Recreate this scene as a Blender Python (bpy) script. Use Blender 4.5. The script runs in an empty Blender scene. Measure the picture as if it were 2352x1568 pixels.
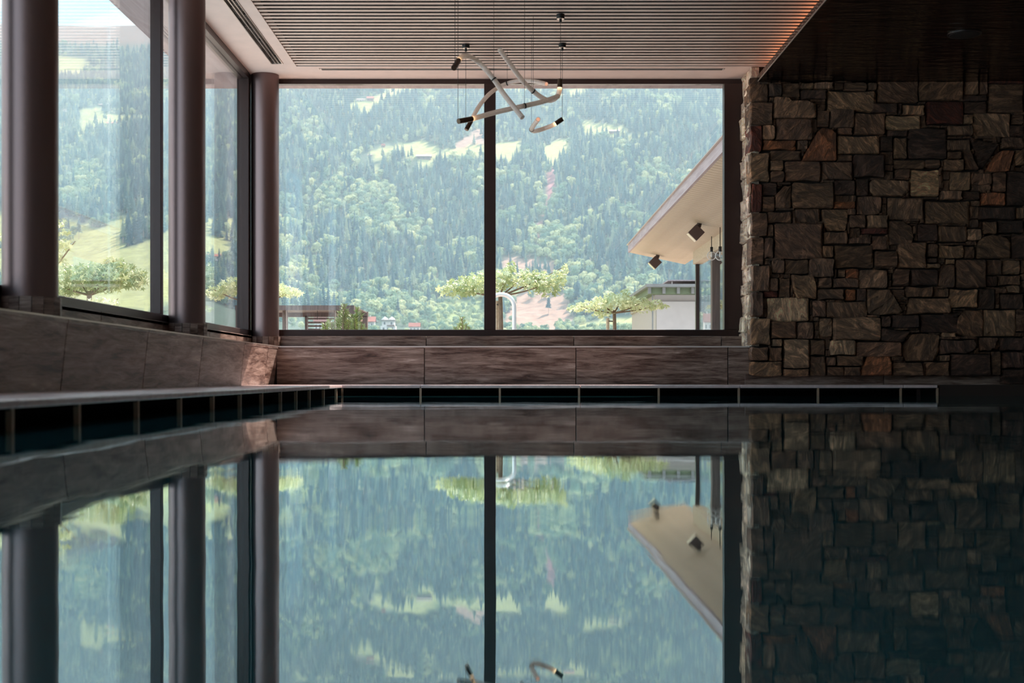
import bpy, bmesh, math, random
from mathutils import Vector, Matrix, noise, Euler

random.seed(7)
SC = bpy.context.scene
COL = SC.collection
F, CX, HY = 3000.0, 1173.0, 867.0      # focal length, vanishing point (pixels of the 2352 x 1568 frame)
H = 0.136                               # camera height over the water (water = 0)
PI = math.pi

# ------------------------------------------------------------------ camera, exposure
cam_data = bpy.data.cameras.new('camera')
cam = bpy.data.objects.new('camera', cam_data)
COL.objects.link(cam)
cam.location = (0, 0, H)
cam.rotation_euler = (PI / 2, 0, 0)
cam_data.sensor_width = 36
cam_data.lens = F / 2352 * 36
cam_data.shift_x = 3 / 2352
cam_data.shift_y = 83 / 2352
cam_data.clip_start = 0.02
cam_data.clip_end = 12000
cam_data.dof.use_dof = True
cam_data.dof.focus_distance = 15
cam_data.dof.aperture_fstop = 4.0
SC.camera = cam

SC.view_settings.view_transform = 'Standard'
SC.view_settings.look = 'None'
SC.view_settings.gamma = 1
SC.view_settings.use_curve_mapping = False
SC.view_settings.exposure = 1.7
try:
    SC.cycles.blur_glossy = 0.8
    SC.cycles.max_bounces = 10
    SC.cycles.transparent_max_bounces = 16
    SC.cycles.volume_bounces = 0
except Exception:
    pass

SUN_DIR = Vector((0.42, 0.81, 1.0)).normalized()
sun_data = bpy.data.lights.new('sun', 'SUN')
sun_data.energy = 6.0
sun_data.angle = math.radians(0.6)
sun_data.color = (1.0, 0.96, 0.91)
sun = bpy.data.objects.new('sun', sun_data)
COL.objects.link(sun)
sun.rotation_euler = SUN_DIR.to_track_quat('Z', 'Y').to_euler()
sun.location = (20, 40, 50)


# ------------------------------------------------------------------ node helper
class N:
    def __init__(self, tree):
        self.t = tree
        tree.nodes.clear()

    def new(self, typ, props=None, **ins):
        n = self.t.nodes.new(typ)
        for k, v in (props or {}).items():
            setattr(n, k, v)
        for k, v in ins.items():
            self.set(n, k.replace('_', ' '), v)
        return n

    def set(self, n, key, v):
        s = n.inputs[key] if not isinstance(key, str) or key in n.inputs else n.inputs[int(key)]
        if isinstance(v, bpy.types.NodeSocket):
            self.t.links.new(v, s)
        else:
            s.default_value = v

    def link(self, a, b):
        self.t.links.new(a, b)

    def math(self, op, a, b=None, c=None, clamp=False):
        n = self.t.nodes.new('ShaderNodeMath')
        n.operation = op
        n.use_clamp = clamp
        for i, v in enumerate((a, b, c)):
            if v is None:
                continue
            if isinstance(v, bpy.types.NodeSocket):
                self.t.links.new(v, n.inputs[i])
            else:
                n.inputs[i].default_value = v
        return n.outputs[0]

    def ramp(self, fac, stops, interp='LINEAR'):
        n = self.t.nodes.new('ShaderNodeValToRGB')
        n.color_ramp.interpolation = interp
        e = n.color_ramp.elements
        while len(e) > 1:
            e.remove(e[-1])
        e[0].position, e[0].color = stops[0][0], (*stops[0][1], 1)
        for p, c in stops[1:]:
            x = e.new(p)
            x.color = (*c, 1)
        self.t.links.new(fac, n.inputs[0])
        return n.outputs[0]

    def mix(self, fac, a, b, blend='MIX'):
        n = self.t.nodes.new('ShaderNodeMix')
        n.data_type = 'RGBA'
        n.blend_type = blend
        for s, v in ((n.inputs[0], fac), (n.inputs[6], a), (n.inputs[7], b)):
            if isinstance(v, bpy.types.NodeSocket):
                self.t.links.new(v, s)
            elif isinstance(v, (int, float)):
                s.default_value = v
            else:
                s.default_value = (*v, 1)
        return n.outputs[2]

    def coords(self, kind='Object', scale=(1, 1, 1), rot=(0, 0, 0), loc=(0, 0, 0)):
        tc = self.t.nodes.new('ShaderNodeTexCoord')
        mp = self.t.nodes.new('ShaderNodeMapping')
        mp.inputs['Scale'].default_value = scale
        mp.inputs['Rotation'].default_value = rot
        mp.inputs['Location'].default_value = loc
        self.t.links.new(tc.outputs[kind], mp.inputs[0])
        return mp.outputs[0]

    def worldpos(self, scale=(1, 1, 1), rot=(0, 0, 0)):
        g = self.t.nodes.new('ShaderNodeNewGeometry')
        mp = self.t.nodes.new('ShaderNodeMapping')
        mp.inputs['Scale'].default_value = scale
        mp.inputs['Rotation'].default_value = rot
        self.t.links.new(g.outputs['Position'], mp.inputs[0])
        return mp.outputs[0]

    def noise(self, vec, scale=5, detail=4, rough=0.5, dist=0.0):
        n = self.t.nodes.new('ShaderNodeTexNoise')
        n.inputs['Scale'].default_value = scale
        n.inputs['Detail'].default_value = detail
        n.inputs['Roughness'].default_value = rough
        n.inputs['Distortion'].default_value = dist
        if vec is not None:
            self.t.links.new(vec, n.inputs['Vector'])
        return n.outputs[0]

    def bump(self, height, strength=0.3, dist=0.01):
        n = self.t.nodes.new('ShaderNodeBump')
        n.inputs['Strength'].default_value = strength
        n.inputs['Distance'].default_value = dist
        self.t.links.new(height, n.inputs['Height'])
        return n.outputs[0]

    def out(self, shader, vol=None):
        o = self.t.nodes.new('ShaderNodeOutputMaterial')
        if shader is not None:
            self.t.links.new(shader, o.inputs[0])
        if vol is not None:
            self.t.links.new(vol, o.inputs[1])


def lin(r, g, b):
    f = lambda c: (c / 255 / 12.92) if c / 255 <= 0.04045 else ((c / 255 + 0.055) / 1.055) ** 2.4
    return (f(r), f(g), f(b))


def newmat(name):
    m = bpy.data.materials.new(name)
    m.use_nodes = True
    return m, N(m.node_tree)


def principled(n, **kw):
    p = n.t.nodes.new('ShaderNodeBsdfPrincipled')
    for k, v in kw.items():
        key = k.replace('_', ' ')
        if isinstance(v, bpy.types.NodeSocket):
            n.link(v, p.inputs[key])
        elif isinstance(v, tuple) and len(v) == 3:
            p.inputs[key].default_value = (*v, 1)
        else:
            p.inputs[key].default_value = v
    return p


# ------------------------------------------------------------------ sky (same everywhere above the horizon)
world = bpy.data.worlds.new('sky')
SC.world = world
world.use_nodes = True
w = N(world.node_tree)
d = w.t.nodes.new('ShaderNodeTexCoord')
sep = w.t.nodes.new('ShaderNodeSeparateXYZ')
w.link(d.outputs['Generated'], sep.inputs[0])
up = w.math('MAXIMUM', sep.outputs[2], 0.0)
skycol = w.ramp(up, [(0.0, lin(160, 205, 222)), (0.25, lin(112, 180, 212)), (1.0, lin(80, 150, 205))])
mp = w.t.nodes.new('ShaderNodeMapping')
mp.inputs['Scale'].default_value = (1, 1, 3.0)
w.link(d.outputs['Generated'], mp.inputs[0])
cl = w.noise(mp.outputs[0], 5.5, 7, 0.55, 0.3)
clm = w.ramp(cl, [(0.42, (0, 0, 0)), (0.62, (1, 1, 1))])
skymix = w.mix(clm, skycol, (1.0, 0.99, 0.98))
bg = w.t.nodes.new('ShaderNodeBackground')
w.link(skymix, bg.inputs[0])
bg.inputs[1].default_value = 1.05
wo = w.t.nodes.new('ShaderNodeOutputWorld')
w.link(bg.outputs[0], wo.inputs[0])

# ------------------------------------------------------------------ materials
def mat_plain(name, col, rough=0.5, metallic=0.0, nscale=0, nstr=0.0, var=0.0):
    m, n = newmat(name)
    c = col
    kw = dict(Roughness=rough, Metallic=metallic)
    if nscale:
        t = n.noise(n.coords('Object'), nscale, 4)
        if var:
            c = n.ramp(t, [(0.3, tuple(x * (1 - var) for x in col)), (0.7, tuple(min(1, x * (1 + var)) for x in col))])
        if nstr:
            kw['Normal'] = n.bump(t, nstr, 0.01)
    p = principled(n, Base_Color=c, **kw)
    n.out(p.outputs[0])
    return m


def mat_travertine():
    m, n = newmat('brown_travertine')
    oi = n.t.nodes.new('ShaderNodeObjectInfo')
    pos = n.worldpos((1.1, 1.1, 11.0))
    off = n.t.nodes.new('ShaderNodeVectorMath')
    off.operation = 'ADD'
    n.link(pos, off.inputs[0])
    cmb = n.t.nodes.new('ShaderNodeCombineXYZ')
    n.link(n.math('MULTIPLY', oi.outputs['Random'], 37.0), cmb.inputs[0])
    n.link(n.math('MULTIPLY', oi.outputs['Random'], 11.0), cmb.inputs[2])
    n.link(cmb.outputs[0], off.inputs[1])
    a = n.noise(off.outputs[0], 2.4, 9, 0.72, 0.45)
    mp2 = n.t.nodes.new('ShaderNodeMapping')
    mp2.inputs['Scale'].default_value = (1, 1, 2.5)
    n.link(off.outputs[0], mp2.inputs[0])
    b = n.noise(mp2.outputs[0], 9, 6, 0.65, 0.4)
    mixv = n.math('ADD', n.math('MULTIPLY', a, 0.72), n.math('MULTIPLY', b, 0.28))
    c = n.ramp(mixv, [(0.38, lin(42, 27, 23)), (0.445, lin(92, 67, 57)), (0.50, lin(122, 101, 91)),
                      (0.57, lin(148, 126, 115)), (0.68, lin(196, 176, 164))])
    r = n.ramp(b, [(0.3, (0.35,) * 3), (0.7, (0.5,) * 3)])
    p = principled(n, Base_Color=c, Roughness=r, Normal=n.bump(b, 0.15, 0.004))
    n.out(p.outputs[0])
    return m


def mat_stone():
    m, n = newmat('rough_stone')
    oi = n.t.nodes.new('ShaderNodeObjectInfo')
    cmb = n.t.nodes.new('ShaderNodeCombineXYZ')
    for i, k in enumerate((31.0, 17.0, 23.0)):
        n.link(n.math('MULTIPLY', oi.outputs['Random'], k), cmb.inputs[i])
    vr = n.t.nodes.new('ShaderNodeVectorRotate')
    vr.rotation_type = 'Y_AXIS'
    n.link(n.worldpos(), vr.inputs['Vector'])
    n.link(n.math('MULTIPLY', oi.outputs['Random'], 9.0), vr.inputs['Angle'])
    sc = n.t.nodes.new('ShaderNodeMapping')
    sc.inputs['Scale'].default_value = (2.2, 2.2, 6.0)
    n.link(vr.outputs[0], sc.inputs[0])
    add = n.t.nodes.new('ShaderNodeVectorMath')
    add.operation = 'ADD'
    n.link(sc.outputs[0], add.inputs[0])
    n.link(cmb.outputs[0], add.inputs[1])
    a = n.noise(add.outputs[0], 3.0, 9, 0.70, 1.2)
    b = n.noise(add.outputs[0], 16, 6, 0.75, 0.4)
    tone = n.ramp(a, [(0.32, (0.45, 0.40, 0.37)), (0.45, (0.85, 0.78, 0.72)), (0.53, (1.35, 1.20, 1.06)), (0.62, (2.6, 2.35, 2.1))])
    c = n.mix(1.0, oi.outputs['Color'], tone, 'MULTIPLY')
    c = n.mix(0.6, c, n.ramp(b, [(0.3, (0.6, 0.55, 0.5)), (0.7, (1.35, 1.3, 1.25))]), 'MULTIPLY')
    hgt = n.math('ADD', n.math('MULTIPLY', a, 1.0), n.math('MULTIPLY', b, 0.22))
    p = principled(n, Base_Color=c, Roughness=0.62, Normal=n.bump(hgt, 1.0, 0.08))
    n.out(p.outputs[0])
    return m


def mat_glass(name, r0=0.045, tint=(0.985, 0.995, 0.992)):
    m, n = newmat(name)
    g = n.t.nodes.new('ShaderNodeNewGeometry')
    dt = n.t.nodes.new('ShaderNodeVectorMath')
    dt.operation = 'DOT_PRODUCT'
    n.link(g.outputs['Incoming'], dt.inputs[0])
    n.link(g.outputs['Normal'], dt.inputs[1])
    c = n.math('ABSOLUTE', dt.outputs['Value'])
    k = n.math('POWER', n.math('SUBTRACT', 1.0, c), 5.0)
    fac = n.math('ADD', n.math('MULTIPLY', k, 1 - r0 * 2), r0, clamp=True)
    tr = n.new('ShaderNodeBsdfTransparent')
    tr.inputs[0].default_value = (*tint, 1)
    gl = n.new('ShaderNodeBsdfGlossy')
    gl.inputs['Roughness'].default_value = 0.0
    gl.inputs[0].default_value = (1, 1, 1, 1)
    mx = n.new('ShaderNodeMixShader')
    n.link(fac, mx.inputs[0])
    n.link(tr.outputs[0], mx.inputs[1])
    n.link(gl.outputs[0], mx.inputs[2])
    n.out(mx.outputs[0])
    return m


def mat_water():
    m, n = newmat('pool_water')
    a = n.noise(n.worldpos((0.6, 1.3, 1)), 1.3, 2, 0.5, 0.0)
    b = n.noise(n.worldpos((1.0, 2.2, 1), (0, 0, 0.12)), 4.0, 2, 0.5, 0.2)
    b2 = n.noise(n.worldpos((2.0, 2.6, 1), (0, 0, -0.3)), 11.0, 2, 0.5, 0.0)
    hgt = n.math('ADD', n.math('ADD', n.math('MULTIPLY', a, 1.0), n.math('MULTIPLY', b, 0.11)), n.math('MULTIPLY', b2, 0.024))
    bp = n.t.nodes.new('ShaderNodeBump')
    bp.inputs['Strength'].default_value = 1.0
    bp.inputs['Distance'].default_value = 0.0016
    n.link(hgt, bp.inputs['Height'])
    g = n.t.nodes.new('ShaderNodeNewGeometry')
    dt = n.t.nodes.new('ShaderNodeVectorMath')
    dt.operation = 'DOT_PRODUCT'
    n.link(g.outputs['Incoming'], dt.inputs[0])
    n.link(bp.outputs[0], dt.inputs[1])
    c = n.math('ABSOLUTE', dt.outputs['Value'])
    k = n.math('POWER', n.math('SUBTRACT', 1.0, c, clamp=True), 3.5)
    fac = n.math('ADD', n.math('MULTIPLY', k, 0.98), 0.02, clamp=True)
    tr = n.new('ShaderNodeBsdfTransparent')
    tr.inputs[0].default_value = (0.55, 0.80, 0.82, 1)
    body = n.new('ShaderNodeBsdfDiffuse')
    body.inputs[0].default_value = (0.02, 0.085, 0.10, 1)
    ad = n.new('ShaderNodeMixShader')
    ad.inputs[0].default_value = 0.8
    n.link(tr.outputs[0], ad.inputs[1])
    n.link(body.outputs[0], ad.inputs[2])
    gl = n.new('ShaderNodeBsdfGlossy')
    gl.inputs['Roughness'].default_value = 0.0
    gl.inputs[0].default_value = (0.84, 0.97, 1, 1)
    n.link(bp.outputs[0], gl.inputs['Normal'])
    mx = n.new('ShaderNodeMixShader')
    n.link(fac, mx.inputs[0])
    n.link(ad.outputs[0], mx.inputs[1])
    n.link(gl.outputs[0], mx.inputs[2])
    n.out(mx.outputs[0])
    return m


def mat_ripple():
    m, n = newmat('rippled_dark_metal')
    a = n.noise(n.worldpos((1.0, 4.5, 1)), 3.2, 3, 0.55, 0.6)
    p = principled(n, Base_Color=lin(46, 30, 26), Metallic=0.85, Roughness=0.1, Normal=n.bump(a, 0.35, 0.03))
    n.out(p.outputs[0])
    return m


def mat_wood(name, c0, c1, axis_scale, scale=3.0, rough=0.5):
    m, n = newmat(name)
    a = n.noise(n.coords('Object', axis_scale), scale, 6, 0.6, 0.6)
    c = n.ramp(a, [(0.35, c0), (0.65, c1)])
    p = principled(n, Base_Color=c, Roughness=rough, Normal=n.bump(a, 0.2, 0.004))
    n.out(p.outputs[0])
    return m


def mat_leaf(name, c0, c1, trans=0.35):
    m, n = newmat(name)
    a = n.noise(n.worldpos(), 3.5, 3)
    oi = n.t.nodes.new('ShaderNodeObjectInfo')
    v = n.math('ADD', n.math('MULTIPLY', a, 0.7), n.math('MULTIPLY', oi.outputs['Random'], 0.3))
    c = n.ramp(v, [(0.3, c0), (0.7, c1)])
    p = principled(n, Base_Color=c, Roughness=0.45)
    t = n.new('ShaderNodeBsdfTranslucent')
    n.link(c, t.inputs[0])
    mx = n.new('ShaderNodeMixShader')
    mx.inputs[0].default_value = trans
    n.link(p.outputs[0], mx.inputs[1])
    n.link(t.outputs[0], mx.inputs[2])
    n.out(mx.outputs[0])
    return m


def mat_forest(name, cols, trans=0.3):
    m, n = newmat(name)
    oi = n.t.nodes.new('ShaderNodeObjectInfo')
    c = n.ramp(oi.outputs['Random'], cols)
    p = principled(n, Base_Color=c, Roughness=0.8)
    p.inputs['Specular IOR Level'].default_value = 0.1
    t = n.new('ShaderNodeBsdfTranslucent')
    n.link(c, t.inputs[0])
    mx = n.new('ShaderNodeMixShader')
    mx.inputs[0].default_value = trans
    n.link(p.outputs[0], mx.inputs[1])
    n.link(t.outputs[0], mx.inputs[2])
    n.out(mx.outputs[0])
    return m


def mat_emit(name, col, s):
    m, n = newmat(name)
    e = n.new('ShaderNodeEmission')
    e.inputs[0].default_value = (*col, 1)
    e.inputs[1].default_value = s
    n.out(e.outputs[0])
    return m


def mat_terrain():
    m, n = newmat('mountain_ground')
    at = n.t.nodes.new('ShaderNodeVertexColor')
    at.layer_name = 'ground'
    a = n.noise(n.worldpos((1, 1, 1)), 0.10, 8, 0.8)
    c = n.mix(0.7, at.outputs[0], n.ramp(a, [(0.36, (0.5, 0.5, 0.5)), (0.64, (1.45, 1.45, 1.45))]), 'MULTIPLY')
    p = principled(n, Base_Color=c, Roughness=0.9)
    p.inputs['Specular IOR Level'].default_value = 0.05
    n.out(p.outputs[0])
    return m


M = {}
M['travertine'] = mat_travertine()
M['stone'] = mat_stone()
M['mortar'] = mat_plain('dark_joint', lin(38, 28, 24), 0.9, 0, 30, 0.2, 0.3)
M['frame'] = mat_plain('dark_bronze_frame', lin(58, 42, 40), 0.35, 0.3)
M['column'] = mat_plain('dark_bronze_column', lin(124, 102, 100), 0.38, 0.9, 40, 0.02)
M['plaster'] = mat_plain('plaster_beige', lin(228, 202, 190), 0.85, 0, 8, 0.05, 0.04)
M['slat'] = mat_wood('slat_wood', lin(214, 184, 168), lin(230, 202, 186), (0.6, 12, 12), 3.0, 0.45)
M['slat_back'] = mat_plain('slat_backing', lin(30, 18, 16), 0.95)
M['coping'] = mat_plain('coping_stone', lin(205, 184, 184), 0.22, 0, 20, 0.05, 0.12)
M['black'] = mat_plain('black_tile_and_shade', lin(10, 8, 8), 1.0)  # black tiling, and the shade painted under the copings
M['black'].node_tree.nodes['Principled BSDF'].inputs['Specular IOR Level'].default_value = 0.0
M['support'] = mat_plain('support_metal', lin(170, 140, 118), 0.45, 0.2)
M['pool'] = mat_plain('pool_tile', lin(7, 9, 9), 0.9, 0, 3, 0.0, 0.15)
M['far_wall'] = mat_plain('room_wall', lin(196, 174, 158), 0.8)
M['dark_wall'] = mat_plain('dark_panel', lin(40, 28, 26), 0.4)
M['glass'] = mat_glass('window_glass', 0.05)
M['glass_clear'] = mat_glass('window_glass_clear', 0.03)
M['water'] = mat_water()
M['ripple'] = mat_ripple()
M['alu'] = mat_plain('vent_metal', lin(205, 190, 180), 0.3, 0.7)
M['vent_dark'] = mat_plain('vent_dark', lin(20, 17, 17), 0.5)
M['steel'] = mat_plain('polished_steel', lin(222, 220, 216), 0.3, 0.35)
M['brass_dark'] = mat_plain('dark_brass', lin(86, 66, 52), 0.35, 0.7, 60, 0.05, 0.2)
M['wire'] = mat_plain('wire', lin(70, 60, 58), 0.4, 0.4)
M['matt_black'] = mat_plain('matt_black', lin(20, 17, 17), 0.6)
M['led'] = mat_emit('led_warm', (1.0, 0.66, 0.36), 1.0)
M['led_soft'] = mat_emit('led_soft', (1.0, 0.50, 0.32), 0.26)
M['led_strip'] = mat_emit('led_strip_orange', (1.0, 0.36, 0.14), 2.2)
M['soffit_wood'] = mat_wood('soffit_boards', lin(164, 145, 122), lin(190, 171, 148), (1.2, 14, 14), 2.2, 0.6)
M['fascia'] = mat_wood('fascia_timber', lin(138, 120, 122), lin(165, 148, 148), (6, 0.5, 6), 3.0, 0.6)
M['dark_timber'] = mat_wood('dark_timber', lin(66, 52, 48), lin(98, 80, 74), (8, 8, 0.5), 3.0, 0.6)
M['speaker'] = mat_plain('speaker_shell', lin(66, 44, 38), 0.5)
M['white_wall'] = mat_plain('white_render', lin(166, 146, 138), 0.8, 0, 5, 0.02, 0.04)
M['white'] = mat_plain('white_paint', lin(206, 200, 196), 0.6)
M['roof_red'] = mat_plain('roof_red', lin(150, 84, 70), 0.8, 0, 2, 0.2, 0.2)
M['roof_grey'] = mat_plain('roof_grey', lin(118, 108, 104), 0.7, 0, 2, 0.2, 0.15)
M['eave_green'] = mat_plain('eave_boards', lin(98, 100, 74), 0.7, 0, 3, 0.1, 0.15)
M['barn'] = mat_plain('barn_wood', lin(112, 84, 76), 0.8, 0, 2, 0.2, 0.25)
M['window_dark'] = mat_plain('window_dark', lin(60, 66, 70), 0.2)
M['leaf'] = mat_leaf('young_leaf', lin(152, 166, 112), lin(230, 232, 192))
M['pine'] = mat_leaf('pine_needle', lin(84, 104, 58), lin(150, 160, 96), 0.2)
M['bark'] = mat_plain('bark', lin(112, 92, 74), 0.9, 0, 20, 0.4, 0.3)
M['curtain'] = mat_plain('curtain_cloth', lin(176, 160, 152), 0.9)
M['paving'] = mat_plain('terrace_paving', lin(170, 158, 148), 0.8, 0, 3, 0.1, 0.12)
M['spruce'] = mat_forest('spruce_needles', [(0.0, lin(36, 80, 96)), (0.5, lin(58, 102, 112)), (0.85, lin(96, 130, 124)), (1.0, lin(146, 162, 138))])
M['broad'] = mat_forest('broad_leaves', [(0.0, lin(92, 130, 120)), (0.5, lin(134, 160, 130)), (1.0, lin(192, 200, 156))])
M['trunk'] = mat_plain('pale_trunk', lin(176, 152, 146), 0.9)
M['terrain'] = mat_terrain()
hm, hn = newmat('valley_haze')
vs_ = hn.new('ShaderNodeVolumeScatter')
vs_.inputs['Color'].default_value = (0.60, 0.87, 1.0, 1)
vs_.inputs['Density'].default_value = 0.00021
vs_.inputs['Anisotropy'].default_value = 0.0
hn.out(None, vs_.outputs[0])
M['haze'] = hm
M['stucco'] = mat_plain('ceiling_dark', lin(40, 30, 28), 0.8)


# ------------------------------------------------------------------ mesh helpers
class MB:
    def __init__(self):
        self.v, self.f, self.mi, self.sm = [], [], [], []

    def add(self, verts, faces, mi=0, smooth=False):
        o = len(self.v)
        self.v.extend([tuple(p) for p in verts])
        for f in faces:
            self.f.append([i + o for i in f])
            self.mi.append(mi)
            self.sm.append(smooth)

    def box(self, x0, x1, y0, y1, z0, z1, mi=0):
        v = [(x0, y0, z0), (x1, y0, z0), (x1, y1, z0), (x0, y1, z0), (x0, y0, z1), (x1, y0, z1), (x1, y1, z1), (x0, y1, z1)]
        self.add(v, [(0, 3, 2, 1), (4, 5, 6, 7), (0, 1, 5, 4), (1, 2, 6, 5), (2, 3, 7, 6), (3, 0, 4, 7)], mi)
        return self

    def prism(self, poly, y0, y1, mi=0):
        """polygon in (x, z), extruded in y"""
        k = len(poly)
        v = [(x, y0, z) for x, z in poly] + [(x, y1, z) for x, z in poly]
        f = [list(range(k)), list(range(2 * k - 1, k - 1, -1))] + [(i, i + k, (i + 1) % k + k, (i + 1) % k) for i in range(k)]
        self.add(v, f, mi)
        return self

    def hexa(self, a, b, mi=0):
        """two matching quads"""
        self.add(list(a) + list(b), [(3, 2, 1, 0), (4, 5, 6, 7), (0, 1, 5, 4), (1, 2, 6, 5), (2, 3, 7, 6), (3, 0, 4, 7)], mi)
        return self

    def tube(self, pts, r, k=10, mi=0, smooth=True, cap=True):
        pts = [Vector(p) for p in pts]
        rr = r if isinstance(r, (list, tuple)) else [r] * len(pts)
        ref = None
        vs = []
        for i, p in enumerate(pts):
            t = (pts[min(i + 1, len(pts) - 1)] - pts[max(i - 1, 0)]).normalized()
            if ref is None:
                ref = t.orthogonal().normalized()
            ref = (ref - t * ref.dot(t)).normalized()
            b = t.cross(ref)
            for j in range(k):
                a = 2 * PI * j / k
                vs.append(p + (ref * math.cos(a) + b * math.sin(a)) * rr[i])
        fs = []
        for i in range(len(pts) - 1):
            for j in range(k):
                fs.append((i * k + j, i * k + (j + 1) % k, (i + 1) * k + (j + 1) % k, (i + 1) * k + j))
        self.add(vs, fs, mi, smooth)
        if cap:
            self.add(vs[:k], [list(range(k - 1, -1, -1))], mi)
            self.add(vs[-k:], [list(range(k))], mi)
        return self

    def lathe(self, c, prof, k=24, mi=0, smooth=True):
        vs = []
        for r, z in prof:
            for j in range(k):
                a = 2 * PI * j / k
                vs.append((c[0] + r * math.cos(a), c[1] + r * math.sin(a), c[2] + z))
        fs = []
        for i in range(len(prof) - 1):
            for j in range(k):
                fs.append((i * k + j, i * k + (j + 1) % k, (i + 1) * k + (j + 1) % k, (i + 1) * k + j))
        self.add(vs, fs, mi, smooth)
        self.add(vs[:k], [list(range(k - 1, -1, -1))], mi)
        self.add(vs[-k:], [list(range(k))], mi)
        return self

    def mesh(self, name, mats):
        me = bpy.data.meshes.new(name)
        me.from_pydata(self.v, [], self.f)
        for m in (mats if isinstance(mats, (list, tuple)) else [mats]):
            me.materials.append(M[m] if isinstance(m, str) else m)
        me.polygons.foreach_set('material_index', self.mi)
        me.polygons.foreach_set('use_smooth', self.sm)
        me.update()
        return me

    def build(self, name, mats, parent=None, bevel=0, origin=None):
        me = self.mesh(name, mats)
        o = bpy.data.objects.new(name, me)
        COL.objects.link(o)
        if parent is not None:
            o.parent = parent
            if bevel == 0 and origin is None and parent.location.length > 0:
                o.matrix_parent_inverse = Matrix.Translation(-parent.location)
        if bevel:
            b = o.modifiers.new('bevel', 'BEVEL')
            b.width = bevel
            b.segments = 2
            b.limit_method = 'ANGLE'
            if parent is not None and parent.location.length > 0:
                o.matrix_parent_inverse = Matrix.Translation(-parent.location)
        return o


def B(name, mat, x0, x1, y0, y1, z0, z1, parent=None, bevel=0):
    return MB().box(x0, x1, y0, y1, z0, z1).build(name, mat, parent, bevel)


def tag(o, label, cat, group=None, kind=None):
    o['label'] = label
    o['category'] = cat
    if group:
        o['group'] = group
    if kind:
        o['kind'] = kind
    return o


def struct(o):
    o['kind'] = 'structure'
    return o


def empty(name, loc=(0, 0, 0)):
    o = bpy.data.objects.new(name, None)
    o.empty_display_size = 0.1
    o.location = loc
    COL.objects.link(o)
    return o


def px(x, y, Z):
    """where the point seen at pixel x, y stands when it is Z metres away"""
    return Vector(((x - CX) / F * Z, Z, H + (HY - y) / F * Z))


def zc(v):
    return H + v                # heights measured from the camera

# ================================================================== the room
ZW = 10.72                    # plane of the far window
XW = 2.145                    # plane of the left glazing (at x = -XW)
ZP = 10.34                    # face of the far parapet
ZS = 10.25                    # face of the stone wall
ZCO = 9.74                    # front of the far coping
XCO = 1.257                   # front of the left coping
CEIL = zc(2.45)
SOF = zc(2.32)
Y0 = -4.0                     # wall behind the camera
XR = 5.2                      # side wall on the right

# shell
floor = struct(B('floor', 'pool', -1.26, XR, Y0, ZCO, -1.35, -1.3))
struct(B('wall_front', 'far_wall', -2.6, XR + .2, Y0 - .2, Y0, -1.4, zc(2.9)))
struct(B('wall_side', 'far_wall', XR, XR + .2, Y0, 11.0, -1.4, zc(2.9)))
struct(B('roof', 'slat_back', -2.62, XR + .2, Y0 - .2, 11.12, zc(2.62), zc(2.9)))
eave = MB()
eave.box(-2.62, XR, 10.80, 11.12, zc(2.46), zc(2.615))
eave.box(-2.62, -2.22, Y0, 10.80, zc(2.46), zc(2.615))
struct(eave.build('roof_eave', 'fascia'))

# ---- ceiling: plaster margins, backing board and slats
ce = struct(B('ceiling', 'slat_back', -1.70, XR, Y0, 10.29, zc(2.535), zc(2.6)))
MB().box(-2.21, -1.87, Y0, 10.29, CEIL, zc(2.6)).box(-1.775, -1.687, Y0, 10.29, CEIL, zc(2.6)).box(-1.87, -1.775, 10.20, 10.29, CEIL, zc(2.6)) \
    .box(-2.21, XR, 10.29, 10.345, CEIL, zc(2.6)).box(-2.21, XR, 10.405, 10.80, CEIL, zc(2.6)) \
    .box(-2.21, -1.52, 10.345, 10.405, CEIL, zc(2.6)).box(1.70, XR, 10.345, 10.405, CEIL, zc(2.6)).build('plaster_margin', 'plaster', ce)
slat_me = MB().box(-1.686, 2.30, -.0185, .0185, 0, .004).mesh('slat', 'slat')
y = 10.245
PITCH = 0.0835
while y > Y0 + .1:
    o = bpy.data.objects.new('slat', slat_me)
    COL.objects.link(o)
    o.location = (0, y, CEIL + .004)
    o.parent = ce
    y -= PITCH

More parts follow.
